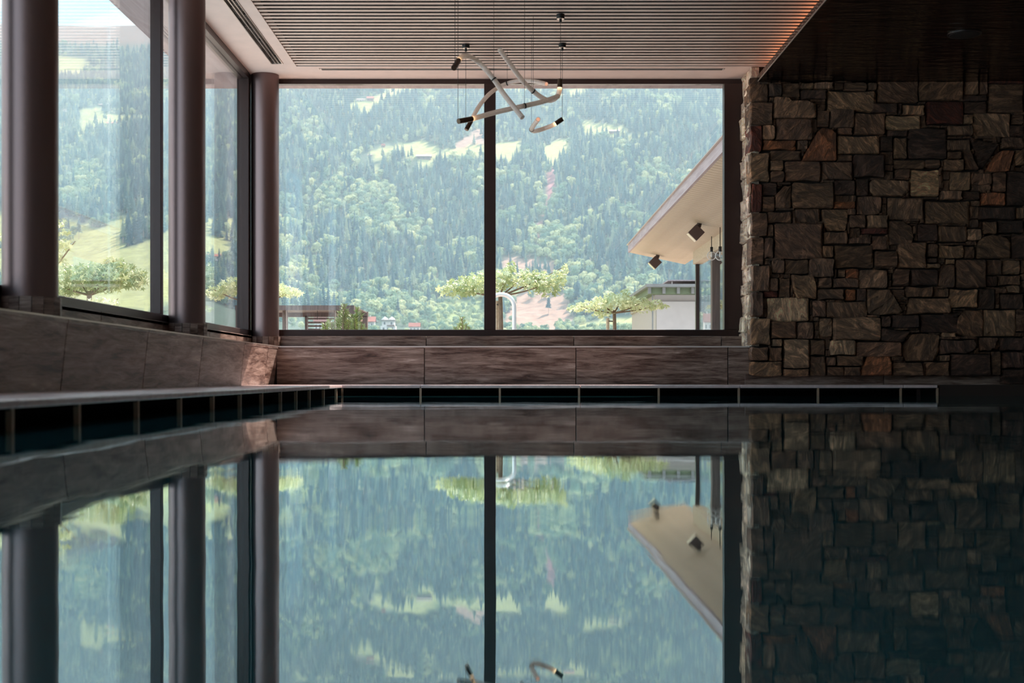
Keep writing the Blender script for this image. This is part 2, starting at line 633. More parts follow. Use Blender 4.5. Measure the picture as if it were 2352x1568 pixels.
# ---- linear air vents in the plaster margins
def vent(along, a0, a1, c0, c1, label):
    loc = ((c0 + c1) / 2, (a0 + a1) / 2, CEIL) if along == 'y' else ((a0 + a1) / 2, (c0 + c1) / 2, CEIL)
    t = tag(empty('linear_air_vent', loc), label, 'air vent')
    wd = c1 - c0
    def bar(mb, u0, u1, s0, s1, z0, z1):
        if along == 'y':
            mb.box(c0 + u0, c0 + u1, s0, s1, CEIL + z0, CEIL + z1)
        else:
            mb.box(s0, s1, c0 + u0, c0 + u1, CEIL + z0, CEIL + z1)
    rim = max(.004, wd * .07)
    fr = MB()
    bar(fr, 0, rim, a0, a1, -.004, .03)
    bar(fr, wd - rim, wd, a0, a1, -.004, .03)
    bar(fr, rim, wd - rim, a0, a0 + .012, -.004, .03)
    bar(fr, rim, wd - rim, a1 - .012, a1, -.004, .03)
    fr.build('vent_frame', 'alu', t)
    bk = MB()
    bar(bk, rim, wd - rim, a0, a1, .045, .05)
    bk.build('vent_box', 'vent_dark', t)
    n = 2
    for i in range(n):
        c = rim + (wd - 2 * rim) * (i + 1) / (n + 1)
        rb = MB()
        bar(rb, c - .004, c + .004, a0, a1, .0, .035)
        rb.build('divider', 'alu' if along == 'y' else 'vent_dark', t)
    rnd = random.Random(5)
    bl = MB()
    s = a0 + .02
    while s < a1 - .08:
        ln = rnd.uniform(.05, .30)
        ch = rnd.randrange(n + 1)
        c = rim + (wd - 2 * rim) * (ch + .5) / (n + 1)
        if rnd.random() < .5:
            k = int(ln / .03)
            for j in range(k):
                bar(bl, c - wd * .09, c + wd * .09, s + j * .03, s + j * .03 + .018, .004, .03)
        else:
            bar(bl, c + wd * .02, c + wd * .06, s, s + ln, .002, .03)
        s += ln * .6
    ob = bl.build('deflector_blades', 'vent_dark', t)
    ob['kind'] = 'stuff'
vent('y', 1.0, 10.20, -1.868, -1.777, 'long metal slot vent in plaster ceiling margin along the left glazing')
vent('x', -1.515, 1.695, 10.347, 10.403, 'narrow slot vent in plaster ceiling margin above the far window')

# ---- lowered dark ceiling on the right with its cove
cp = struct(MB().box(1.938, XR, Y0, ZS + .1, SOF, SOF + .05).build('ceiling_lowered', 'ripple'))
B('edge_trim_or_highlight', 'alu', 1.934, 1.940, Y0, ZS - .02, SOF - .003, SOF + .004, cp)
B('led_strip', 'led_strip', 2.03, 2.05, Y0 + .3, ZS - .03, SOF + .052, SOF + .062, cp)
B('cove_back', 'plaster', 2.31, 2.36, Y0, ZS - .02, SOF + .05, zc(2.53), cp)
dl = px(2215, 78, 0) 
Zd = F * 2.32 / (HY - 78)
dlx = (2215 - CX) / F * Zd
t = tag(empty('ceiling_speaker', (dlx, Zd, SOF)), 'round black recessed speaker in the dark lowered ceiling', 'speaker')
MB().lathe((dlx, Zd, SOF), [(.112, -.006), (.112, .0)], 28).build('rim', 'dark_wall', t)
MB().lathe((dlx, Zd, SOF), [(.095, -.009), (.1, -.006)], 28).build('grille', 'matt_black', t)

# ---- pool water and basin walls
mb = MB()
mb.add([(-1.855, Y0 + .01, 0), (XR - .01, Y0 + .01, 0), (XR - .01, 10.2, 0), (-1.855, 10.2, 0)], [(0, 1, 2, 3)])
wat = tag(mb.build('pool_water', 'water'),
          'still dark teal pool water mirroring windows and stone wall', 'water', kind='stuff')
struct(B('trim_1', 'black', -1.30, -XCO - .02, Y0, ZCO, -1.35, -.05))
struct(B('trim_2', 'black', -1.30, XR, ZCO + .02, ZCO + .08, -1.35, -.05))

# ---- parapets and copings
def tile_run(parent, xs, build_fn):
    for a, b in zip(xs[:-1], xs[1:]):
        build_fn(a, b, parent)

wl = struct(MB().box(-2.60, -1.90, Y0, 10.9, -1.4, zc(.235)).build('wall_left', 'dark_wall'))
# left parapet tiles lean a little over the pool
LJ = [F * 1.85 / o for o in (1e9, 1023, 836, 710, 614, 561)]
ljs = [5.43 - 1.205 * k for k in range(7, 0, -1)] + [5.43, 6.64, 7.82, 9.04, 9.92, ZP - .002]
G = .003
for a, b in zip(ljs[:-1], ljs[1:]):
    mb = MB()
    xb, xt = -1.872, -1.840
    lo, hi = zc(-.056), zc(.248)
    a_, b_ = a + G, b - G
    mb.hexa([(xb - .02, a_, lo), (xb - .02, b_, lo), (xt - .02, b_, hi - .02), (xt - .02, a_, hi - .02)],
            [(xb, a_, lo), (xb, b_, lo), (xt, b_, hi), (xt, a_, hi)])
    mb.build('tile', 'travertine', wl, .003)
    B('cap_tile', 'travertine', -2.085, xt + .002, a_, b_, hi - .02, hi, wl, .003)
    B('riser_tile', 'travertine', -2.10, -2.082, a_, b_, hi, zc(.334), wl, .002)
    B('sill_tile', 'travertine', -2.20, -2.082, a_, b_, zc(.314), zc(.336), wl, .002)

B('riser_tile', 'travertine', -2.10, -2.082, ZP, 10.60, zc(.248), zc(.334), wl, .002)
B('sill_tile', 'travertine', -2.20, -2.082, ZP, 10.60, zc(.314), zc(.336), wl, .002)
B('cap_tile', 'travertine', -2.085, -1.857, ZP + .001, 10.60, zc(.228), zc(.248), wl, .003)
wb = struct(MB().box(-1.90, 1.90, 10.37, 10.9, -1.4, zc(.235)).build('wall_back', 'dark_wall'))
fj = [-1.855] + [(x - CX) / F * ZP for x in (975, 1323, 1672)] + [1.905]
for a, b in zip(fj[:-1], fj[1:]):
    B('tile', 'travertine', a + G, b - G, ZP, ZP + .02, zc(-.056), zc(.246), wb, .003)
    B('cap_tile', 'travertine', a + G, b - G, ZP - .002, 10.60, zc(.228), zc(.248), wb, .003)
fj2 = [-2.08] + [(x - CX) / F * 10.6 for x in (979, 1318, 1657)] + [1.90]
for a, b in zip(fj2[:-1], fj2[1:]):
    B('riser_tile', 'travertine', a + G, b - G, 10.60, 10.618, zc(.248), zc(.336), wb, .002)
    B('sill_tile', 'travertine', a + G, b - G, 10.618, 10.74, zc(.314), zc(.336), wb, .002)

B('edge_trim_or_highlight', 'white', -1.838, 1.89, ZP - .006, ZP - .001, zc(.240), zc(.2495), wb)  # added white strip: bright highlight along the parapet edge, put into colour
B('edge_trim_or_highlight', 'alu', -1.8385, -1.8355, Y0, ZP - .01, zc(.243), zc(.2495), wl)  # added pale strip: highlight line on the left parapet's edge
B('sill_core', 'dark_wall', -2.16, 1.90, 10.619, 10.80, zc(.2), zc(.312), wb)
B('sill_core', 'dark_wall', -2.30, -2.101, Y0, 10.80, zc(.2), zc(.312), wl)

# copings: slabs on thin upright supports over the dark overflow channel
CT, CB = zc(-.055), zc(-.078)
cl_ = struct(B('trim_3', 'black', -1.90, -1.86, Y0, 10.2, -.5, CB))
sup_off = (1132, 980, 846, 749, 675, 613, 564, 521, 486, 456, 424, 395)
sup_y = [F * XCO / o for o in sup_off]
sl = [ZCO + .6 - .0]
ys = [-3.2 + 1.2 * k for k in range(5)] + [3.33, 4.45, 5.575, 6.70, 7.79, 8.93, ZCO - .01]
for a, b in zip(ys[:-1], ys[1:]):
    B('coping_slab', 'coping', -1.885, -XCO, a + .002, b - .002, CB, CT, cl_, .005)
B('coping_shade_board', 'black', -1.884, -XCO - .014, Y0, ZCO + .3, CB - .006, CB, cl_)  # black board added as the shade below the left slabs
for yv in [sup_y[0] - .57 * k for k in range(6, 0, -1)] + sup_y:
    B('support', 'support', -XCO - .028, -XCO - .012, yv - .008, yv + .008, -.12, CB, cl_)
cr_ = struct(B('trim_4', 'black', -1.90, 3.2, ZP - .04, ZP, -.5, CB))
cj = [-XCO + (-.6)] + [(x - CX) / F * ZCO for x in (966, 1333, 1700, 2075, 2154)]
for a, b in zip(cj[:-1], cj[1:]):
    B('coping_slab', 'coping', a + .002, b - .002, ZCO, ZP + .01, CB, CT, cr_, .005)
B('coping_shade_board', 'black', -XCO - .014, 3.19, ZCO + .014, ZP - .04, CB - .006, CB, cr_)  # black board added as the shade below the far slabs
for x in (786, 966, 1148, 1330, 1513, 1697, 1879, 2069, 2153):
    xx = (x - CX) / F * (ZCO + .015)
    B('support', 'support', xx - .0075, xx + .0075, ZCO + .012, ZCO + .028, -.12, CB, cr_)

# dark block right of the coping, dark tiled plinth under the stone wall
struct(B('trim_5', 'dark_wall', 3.20, XR, ZCO, ZS + .06, -1.3, zc(-.055)))
bb = struct(B('baseboard_right', 'dark_wall', 1.90, XR, ZS + .1, ZS + .2, -.2, zc(.05)))
for a, b in ((1.85, 2.95), (2.95, 4.1), (4.1, XR)):
    B('tile', 'travertine', a + G, b - G, ZS + .075, ZS + .1, zc(-.056), zc(.03), bb, .002)

# ---- windows
FD = 'frame'
win = struct(MB().box(-2.14, 1.90, ZW - .0, ZW + .06, zc(2.41), CEIL).build('window_1', FD))
zt, zb = zc(2.408), zc(.393)
B('rail', FD, -2.14, 1.90, ZW - .03, ZW + .06, zc(.339), zb, win, .004)
B('jamb', FD, (1662 - CX) / F * ZW, 1.93, ZW - .03, ZW + .06, zb, zt, win, .004)
B('jamb', FD, -2.20, (579 - CX) / F * ZW, ZW - .03, ZW + .06, zc(.336), zc(2.45), win, .004)
mx0, mx1 = (1112 - CX) / F * ZW, (1138.5 - CX) / F * ZW
B('mullion', FD, mx0, mx1, ZW - .03, ZW + .06, zb, zt, win, .004)
B('pane', 'glass', (579 - CX) / F * ZW, mx0, ZW + .02, ZW + .03, zb, zt, win)
B('pane', 'glass', mx1, (1662 - CX) / F * ZW, ZW + .02, ZW + .03, zb, zt, win)

zt2, zb2 = zc(2.400), zc(.383)
lm = [Y0 + .05, -2.55, .05, 2.65, 5.26, 7.87, 10.50]
for i, (a, b) in enumerate(zip(lm[:-1], lm[1:])):
    wn = struct(MB().box(-2.195, -2.10, a, b, zt2, CEIL).build('window_%d' % (i + 2), FD))
    B('rail', FD, -2.195, -2.10, a, b, zc(.336), zb2, wn, .004)
    B('mullion', FD, -2.166, -2.10, b - .028, b + .028, zb2, zt2, wn, .003)
    if i == 4:
        B('pane', 'glass', -XW - .006, -XW + .006, a + .028, 6.97, zb2, zt2, wn)
        B('pane', 'glass_clear', -XW - .006, -XW + .006, 6.978, b - .028, zb2, zt2, wn)
    else:
        B('pane', 'glass', -XW - .006, -XW + .006, a + .028, b - .028, zb2, zt2, wn)
struct(B('window_8', FD, -2.20, -2.105, 10.50, ZW - .03, zc(.336), CEIL))

# ---- columns on faceted tile plinths
for i, (Yc, lab) in enumerate(((5.41, 'dark bronze round column nearest the camera at the left'),
                               (8.03, 'dark bronze round column, middle one of the row along the left glazing'),
                               (10.585, 'dark bronze round column in the corner beside the far window'),
                               (2.80, 'dark bronze round column out of the picture along the left glazing'))):
    t = tag(empty('round_column', (-1.99, Yc, zc(.248))), lab, 'column', 'columns along the left glazing')
    zpl = zc(.331)
    MB().lathe((-1.99, Yc, 0), [(.111, zpl), (.111, CEIL - .001)], 48).build('shaft', 'column', t)
    k = 16
    core = MB().lathe((-1.99, Yc, 0), [(.112, zc(.248)), (.112, zpl - .002)], k, smooth=False).build('plinth_core', 'dark_wall', t)
    for j in range(k):
        a0, a1 = 2 * PI * j / k + .012, 2 * PI * (j + 1) / k - .012
        r0, r1 = .108, .124
        q = lambda r, a, z: (-1.99 + r * math.cos(a), min(Yc + r * math.sin(a), ZW - .04), z)
        mb = MB().hexa([q(r0, a0, zc(.249)), q(r0, a1, zc(.249)), q(r1, a1, zc(.249)), q(r1, a0, zc(.249))],
                       [q(r0, a0, zpl), q(r0, a1, zpl), q(r1, a1, zpl), q(r1, a0, zpl)])
        mb.build('plinth_tile', 'travertine', core)

# ================================================================== the stone wall
wr = struct(B('wall_right', 'mortar', 1.915, XR, ZS + .055, ZS + .35, zc(.018), zc(2.6)))
TONES = {0: lin(80, 59, 50), 1: lin(114, 87, 70), 2: lin(148, 118, 95), 3: lin(98, 48, 35), 4: lin(180, 151, 124), 5: lin(146, 94, 64), 6: lin(228, 214, 202)}  # last tone: stone whitened to carry the light falling on the return
S = 3.35
UP, LO = (1650, 150), (1650, 600)
traced = []
def R(org, *rows):
    for r in rows:
        if isinstance(r[0], (list, tuple)):
            poly, tone = r[0], r[1]
        else:
            x0, y0, x1, y1, tone = r
            poly = [(x0, y0), (x1, y0), (x1, y1), (x0, y1)]
        traced.append(([(org[0] + a / S, org[1] + b / S) for a, b in poly], tone))
R(UP, (240, 140, 385, 278, 1), (388, 140, 488, 240, 0), (490, 135, 630, 245, 1), (640, 133, 735, 180, 2), (735, 135, 888, 178, 2),
  (636, 188, 832, 262, 0), (892, 135, 965, 186, 1), (970, 133, 1145, 195, 1), (1150, 133, 1218, 192, 1), (838, 198, 1212, 360, 2),
  (1222, 122, 1540, 285, 1), (1548, 118, 1892, 272, 1), (1900, 118, 2006, 225, 2), (2012, 112, 2072, 225, 1), (2080, 112, 2352, 138, 3),
  (2078, 142, 2352, 360, 1), (1875, 230, 2068, 272, 0), (1890, 277, 2068, 368, 0), (245, 282, 420, 456, 1),
  ([(424, 243), (528, 243), (530, 272), (690, 268), (752, 300), (755, 404), (424, 408)], 2),
  (762, 345, 855, 470, 1), (860, 340, 1045, 478, 1), (1175, 292, 1378, 362, 0), (1382, 295, 1408, 380, 0), (1412, 303, 1592, 380, 2),
  (1600, 280, 1882, 455, 3), (1048, 367, 1286, 530, 1), (1292, 385, 1560, 493, 4), (1300, 500, 1460, 545, 0), (1888, 377, 1960, 452, 2),
  (1968, 368, 2253, 550, 2), (2262, 380, 2352, 453, 1), (240, 460, 332, 665, 3), (338, 460, 435, 570, 2), (442, 410, 725, 572, 1),
  (918, 482, 1035, 532, 1), ([(645, 735), (660, 690), (770, 500), (800, 478), (880, 490), (912, 520), (912, 733)], 5),
  (916, 540, 1240, 682, 2), (1247, 545, 1345, 660, 0), (1352, 555, 1455, 720, 1), (1462, 490, 1756, 718, 0), (1762, 462, 1960, 540, 1),
  (1762, 572, 1942, 655, 1), (2237, 460, 2352, 550, 0), ([(1945, 555), (2165, 602), (2040, 788), (1995, 785)], 0), (2172, 558, 2352, 638, 1),
  (342, 576, 602, 652, 5), (607, 576, 688, 650, 1), (400, 658, 642, 728, 1), (245, 670, 395, 895, 2), (400, 730, 500, 810, 2),
  (400, 814, 505, 898, 1), (512, 740, 790, 893, 1), (794, 742, 1035, 883, 1), (918, 688, 1036, 735, 1), (1042, 686, 1282, 862, 0),
  (1345, 728, 1590, 795, 1), (1358, 800, 1476, 868, 1), (1482, 802, 1698, 1008, 4), (1596, 726, 1708, 790, 1), (1762, 662, 1870, 718, 1),
  (1732, 724, 1888, 808, 2), ([(1890, 652), (1940, 650), (2005, 803), (1900, 803)], 1),
  ([(2056, 812), (2130, 690), (2190, 650), (2276, 655), (2244, 812)], 5), (2284, 650, 2352, 768, 2), (1782, 818, 1944, 958, 2),
  (1948, 827, 2108, 915, 1), (2113, 827, 2213, 975, 1), (2220, 818, 2352, 1080, 0), (255, 907, 332, 1128, 3), (338, 907, 452, 1000, 0),
  (338, 1006, 435, 1122, 1), ([(440, 1095), (440, 990), (510, 922), (562, 922), (562, 1098)], 1), (572, 900, 886, 1100, 1),
  (892, 884, 1055, 1000, 0), (1060, 872, 1156, 1000, 0), ([(1162, 900), (1190, 877), (1473, 890), (1473, 960), (1430, 1005), (1200, 1003), (1165, 970)], 2),
  (1706, 966, 1878, 1035, 2), (1882, 966, 2013, 1035, 0), (2020, 982, 2213, 1080, 5), (890, 1046, 1056, 1100, 5),
  ([(1072, 1010), (1260, 1010), (1256, 1118), (1230, 1145), (1068, 1142)], 1), (1300, 1018, 1584, 1185, 1), (1592, 1044, 1936, 1220, 1),
  (1945, 1042, 2013, 1085, 1), (1998, 1090, 2288, 1188, 0), (2295, 1092, 2352, 1180, 2), (250, 1134, 376, 1312, 1), (384, 1124, 566, 1213, 1),
  (590, 1104, 783, 1203, 1), ([(797, 1108), (998, 1108), (1000, 1200), (980, 1272), (840, 1272), (805, 1200)], 2), (1012, 1150, 1133, 1250, 1),
  (1144, 1150, 1306, 1250, 2), ([(1312, 1195), (1420, 1195), (1490, 1240), (1508, 1330), (1480, 1384), (1310, 1384)], 1), (1532, 1222, 1688, 1353, 0),
  (1694, 1232, 1912, 1356, 1), (1918, 1258, 2028, 1343, 2), (2036, 1200, 2144, 1298, 1), (2152, 1192, 2352, 1288, 0), (252, 1320, 348, 1533, 1),
  (355, 1328, 423, 1485, 1), (382, 1222, 423, 1315, 1), (430, 1216, 802, 1485, 1), (808, 1280, 993, 1376, 1), (1002, 1330, 1175, 1373, 1),
  (1100, 1258, 1300, 1298, 3), (1182, 1312, 1300, 1420, 1), (802, 1386, 888, 1475, 2), (896, 1382, 1193, 1560, 1),
  (1202, 1428, 1378, 1555, 1), (1384, 1362, 1603, 1558, 2), (1614, 1372, 1690, 1475, 1), (1702, 1382, 1888, 1480, 2), (1897, 1392, 1972, 1485, 1),
  ([(1985, 1370), (2040, 1318), (2110, 1300), (2220, 1325), (2250, 1360), (2248, 1486), (1988, 1486)], 1), (2256, 1292, 2352, 1488, 0), (1752, 1490, 1820, 1530, 2), (1602, 1525, 1705, 1560, 2),
  (1828, 1495, 2062, 1710, 1), (2068, 1495, 2180, 1613, 1), (2185, 1500, 2323, 1610, 2), (412, 1497, 510, 1600, 1), (514, 1492, 696, 1602, 1),
  (702, 1487, 892, 1630, 1), (252, 1537, 396, 1738, 1))
R(LO, (397, 128, 463, 230, 1), (468, 125, 552, 280, 1), ([(556, 100), (735, 103), (758, 200), (754, 290), (600, 288)], 2), (767, 128, 876, 205, 1), (882, 132, 1088, 203, 1),
  (922, 62, 976, 122, 1), (980, 58, 1080, 132, 5), (1088, 67, 1302, 208, 2), ([(1338, 190), (1336, 110), (1370, 52), (1478, 60), (1476, 188)], 1), (1483, 62, 1692, 188, 0),
  ([(1712, 27), (1818, 27), (1820, 203), (1685, 190)], 1), (2064, 112, 2148, 190, 0), (2152, 107, 2330, 185, 1), (352, 232, 460, 275, 3), (764, 213, 972, 298, 1),
  (982, 212, 1058, 303, 5), (1064, 210, 1138, 308, 0), ([(1138, 213), (1318, 213), (1424, 385), (1360, 405), (1150, 405)], 1), (1334, 217, 1436, 278, 1),
  (1442, 194, 1650, 276, 1), (1658, 207, 1775, 276, 1), ([(1470, 282), (1790, 283), (1795, 398), (1445, 410)], 2), (1782, 212, 1998, 358, 2),
  (2003, 207, 2130, 368, 0), (2170, 252, 2352, 368, 0), (2134, 208, 2213, 248, 1), (2218, 188, 2313, 245, 2), (250, 237, 343, 428, 1),
  (374, 283, 698, 458, 4), (724, 302, 828, 432, 1), (834, 308, 1143, 430, 1), (250, 434, 403, 645, 2), (407, 458, 603, 592, 1), (608, 468, 733, 596, 1),
  (778, 436, 878, 580, 2), (884, 434, 1250, 610, 2), (1257, 420, 1328, 503, 0), (1340, 413, 1548, 508, 0), (1558, 408, 1848, 545, 0),
  ([(1900, 370), (2036, 370), (2040, 578), (1840, 568), (1838, 450)], 1), (2046, 372, 2288, 576, 2), (2294, 372, 2352, 543, 1), ([(1257, 513), (1480, 540), (1425, 622), (1257, 612)], 0),
  ([(1420, 650), (1490, 560), (1560, 552), (1703, 567), (1700, 690), (1660, 770), (1450, 770), (1418, 720)], 1), (1722, 547, 1828, 583, 2),
  ([(1710, 602), (1975, 600), (1990, 665), (1920, 712), (1705, 715)], 0), ([(2010, 587), (2160, 587), (2130, 668), (2095, 690), (2004, 690)], 1), (2166, 590, 2352, 688, 0), (414, 597, 490, 656, 2), (504, 602, 702, 820, 4),
  (708, 602, 822, 723, 1), (860, 606, 1056, 723, 4), (1062, 622, 1412, 733, 1), (247, 658, 386, 763, 1), (392, 660, 493, 766, 1), (250, 770, 490, 880, 2),
  (504, 828, 702, 883, 2), (708, 777, 830, 880, 1), (834, 737, 905, 803, 1), (911, 724, 1118, 803, 1), (838, 812, 966, 880, 1), (972, 812, 1098, 880, 1),
  ([(1150, 718), (1320, 725), (1338, 790), (1335, 880), (1102, 878), (1110, 810)], 5), ([(1350, 780), (1570, 778), (1592, 880), (1345, 880)], 1), (1594, 772, 1783, 883, 1), (1790, 714, 2096, 878, 0), (1702, 722, 1783, 768, 2),
  (2174, 702, 2352, 826, 0), (2104, 692, 2168, 878, 1), (2180, 834, 2352, 944, 0))

# small stones packed into whatever the large ones leave free (cells of 5 pixels)
CELL = 5
gx0, gy0, gx1, gy1 = 1722, 178, 2672, 864
nx, ny = (gx1 - gx0) // CELL, (gy1 - gy0) // CELL
occ = [[False] * nx for _ in range(ny)]
def inside(p, poly):
    c = False
    j = len(poly) - 1
    for i in range(len(poly)):
        xi, yi = poly[i]
        xj, yj = poly[j]
        if (yi > p[1]) != (yj > p[1]) and p[0] < (xj - xi) * (p[1] - yi) / (yj - yi) + xi:
            c = not c
        j = i
    return c
def cell_hit(i, j, poly):
    x0, y0 = gx0 + i * CELL, gy0 + j * CELL
    return any(inside((x0 + a * CELL, y0 + b * CELL), poly) for a in (.25, .75) for b in (.25, .75))
for poly, _t in traced:
    xs, ys_ = [p[0] for p in poly], [p[1] for p in poly]
    for j in range(max(0, int((min(ys_) - gy0) / CELL)), min(ny, int((max(ys_) - gy0) / CELL) + 1)):
        for i in range(max(0, int((min(xs) - gx0) / CELL)), min(nx, int((max(xs) - gx0) / CELL) + 1)):
            if cell_hit(i, j, poly):
                occ[j][i] = True
rs = random.Random(11)
fill = []
for j in range(ny):
    for i in range(nx):
        if occ[j][i]:
            continue
        big = gx0 + i * CELL > 2352
        w0, h0 = (rs.randint(8, 16), rs.randint(6, 10)) if big else (rs.randint(3, 14), rs.randint(3, 7))
        wd = 0
        while wd < w0 and i + wd < nx and not occ[j][i + wd]:
            wd += 1
        ht = 1
        while ht < h0 and j + ht < ny and all(not occ[j + ht][i + k] for k in range(wd)):
            ht += 1
        for b in range(ht):
            for a in range(wd):
                occ[j + b][i + a] = True
        x0, y0 = gx0 + i * CELL, gy0 + j * CELL
        fill.append(((x0, y0, x0 + wd * CELL, y0 + ht * CELL), wd * ht))

def stone_mesh(poly, Zf, depth, back, seed, gap=.0028, flip=None):
    """poly in wall coordinates (u, z); returns an MB. flip maps (u, d, z) to world."""
    rr = random.Random(seed)
    cx = sum(p[0] for p in poly) / len(poly)
    cz = sum(p[1] for p in poly) / len(poly)
    pts = []
    k = len(poly)
    size = max(max(p[0] for p in poly) - min(p[0] for p in poly), max(p[1] for p in poly) - min(p[1] for p in poly))
    jit = min(.011, size * .05)
    for i in range(k):
        a, b = poly[i], poly[(i + 1) % k]
        pr = poly[i - 1]
        # knock the corner off a little
        la = math.dist(a, b)
        lp = math.dist(a, pr)
        c = min(.009, la * .12, lp * .12) * rr.uniform(.4, 1.2)
        pts.append((a[0] + (pr[0] - a[0]) / lp * c, a[1] + (pr[1] - a[1]) / lp * c))
        pts.append((a[0] + (b[0] - a[0]) / la * c, a[1] + (b[1] - a[1]) / la * c))
        if k < 6:
            t = rr.uniform(.4, .6)
            pts.append((a[0] + (b[0] - a[0]) * t + rr.uniform(-jit, jit), a[1] + (b[1] - a[1]) * t + rr.uniform(-jit, jit)))
    def shrink(p, s, g):
        dx, dz = p[0] - cx, p[1] - cz
        l = math.hypot(dx, dz) or 1
        return (cx + dx * s - dx / l * g, cz + dz * s - dz / l * g)
    n = len(pts)
    tilt = (rr.uniform(-.08, .08), rr.uniform(-.10, .10))
    lay = []
    lay.append([(p[0], back, p[1]) for p in [shrink(q, 1, gap) for q in pts]])
    lay.append([(p[0], -depth * .55, p[1]) for p in [shrink(q, 1, gap) for q in pts]])
    ring = []
    for q in pts:
        p = shrink(q, rr.uniform(.86, .94), gap)
        ring.append((p[0], -depth + (p[0] - cx) * tilt[0] + (p[1] - cz) * tilt[1] + rr.uniform(-.006, .006), p[1]))
    lay.append(ring)
    vs = [p for l in lay for p in l]
    vs.append((cx, -depth + rr.uniform(-.008, .006), cz))
    fs = []
    for l in range(2):
        for i in range(n):
            fs.append((l * n + i, l * n + (i + 1) % n, (l + 1) * n + (i + 1) % n, (l + 1) * n + i))
    for i in range(n):
        fs.append((2 * n + i, 2 * n + (i + 1) % n, 3 * n))
    mb = MB()
    vs = [flip(*p) for p in vs] if flip else [(p[0], Zf + p[1], p[2]) for p in vs]
    mb.add(vs, fs)
    return mb

def tone_col(tone, rr):
    c = TONES[tone]
    k = rr.uniform(1.0, 1.5)
    return (c[0] * k * rr.uniform(.95, 1.05), c[1] * k, c[2] * k * rr.uniform(.93, 1.05), 1)

def to_wall(poly):
    return [((x - CX) / F * ZS, H + (HY - y) / F * ZS) for x, y in poly]

seed = 0
for poly, tone in traced:
    seed += 1
    rr = random.Random(seed)
    wp = to_wall(poly)
    corner = min(p[0] for p in poly) < 1728
    mb = stone_mesh(wp, ZS + .02, rr.uniform(.018, .045), rr.uniform(.12, .24) if corner else .04, seed)
    o = mb.build('stone', 'stone', wr)
    o.color = tone_col(tone, rr)
fill.sort(key=lambda f: -f[1])
tail = MB()
left = 276 - len(traced)
for q, (r, area) in enumerate(fill):
    seed += 1
    rr = random.Random(seed)
    x0, y0, x1, y1 = r
    poly = to_wall([(x0, y0), (x1, y0), (x1, y1), (x0, y1)])
    mb = stone_mesh(poly, ZS + .02, rr.uniform(.004, .03), .04, seed, .0025)
    if q < left:
        o = mb.build('stone', 'stone', wr)
        o.color = tone_col(rr.choice((0, 0, 1, 1, 1, 3, 5, 2)), rr)
    else:
        tail.add(mb.v, mb.f)
if tail.v:
    o = tail.build('pinning_stones', 'stone', wr)
    o.color = (*TONES[1], 1)
    o['kind'] = 'stuff'
# stones on the return beside the window (they face the glazing; its light is put into their pale tone)
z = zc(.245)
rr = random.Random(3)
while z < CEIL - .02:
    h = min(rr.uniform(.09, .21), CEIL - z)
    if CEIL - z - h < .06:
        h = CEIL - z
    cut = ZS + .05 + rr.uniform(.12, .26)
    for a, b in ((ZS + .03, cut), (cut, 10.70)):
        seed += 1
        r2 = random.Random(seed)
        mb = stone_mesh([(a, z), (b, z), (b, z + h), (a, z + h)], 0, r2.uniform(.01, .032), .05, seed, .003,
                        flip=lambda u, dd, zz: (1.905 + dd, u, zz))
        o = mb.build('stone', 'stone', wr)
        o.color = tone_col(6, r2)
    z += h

# ================================================================== pendant lights
def smooth(pts, sub=6):
    out = []
    P_ = [Vector(p) for p in pts]
    for i in range(len(P_) - 1):
        p0, p1, p2, p3 = P_[max(i - 1, 0)], P_[i], P_[i + 1], P_[min(i + 2, len(P_) - 1)]
        for s in range(sub):
            t = s / sub
            out.append(0.5 * ((2 * p1) + (p2 - p0) * t + (2 * p0 - 5 * p1 + 4 * p2 - p3) * t * t + (3 * p1 - p0 - 3 * p2 + p3) * t ** 3))
    out.append(P_[-1])
    return out

def mat_tube():
    m, n = newmat('frosted_glass_tube')
    a = n.noise(n.coords('Object', (1, 1, 1)), 60, 3, .6)
    c = n.ramp(a, [(.3, lin(222, 204, 196)), (.7, lin(250, 240, 236))])
    p = principled(n, Base_Color=c, Roughness=.28)
    t = n.new('ShaderNodeBsdfTranslucent')
    t.inputs[0].default_value = (.95, .82, .72, 1)
    tr = n.new('ShaderNodeBsdfTransparent')
    mx = n.new('ShaderNodeMixShader')
    mx.inputs[0].default_value = .4
    n.link(p.outputs[0], mx.inputs[1])
    n.link(t.outputs[0], mx.inputs[2])
    m2 = n.new('ShaderNodeMixShader')
    m2.inputs[0].default_value = .12
    n.link(mx.outputs[0], m2.inputs[1])
    n.link(tr.outputs[0], m2.inputs[2])
    n.out(m2.outputs[0])
    return m
M['tube'] = mat_tube()

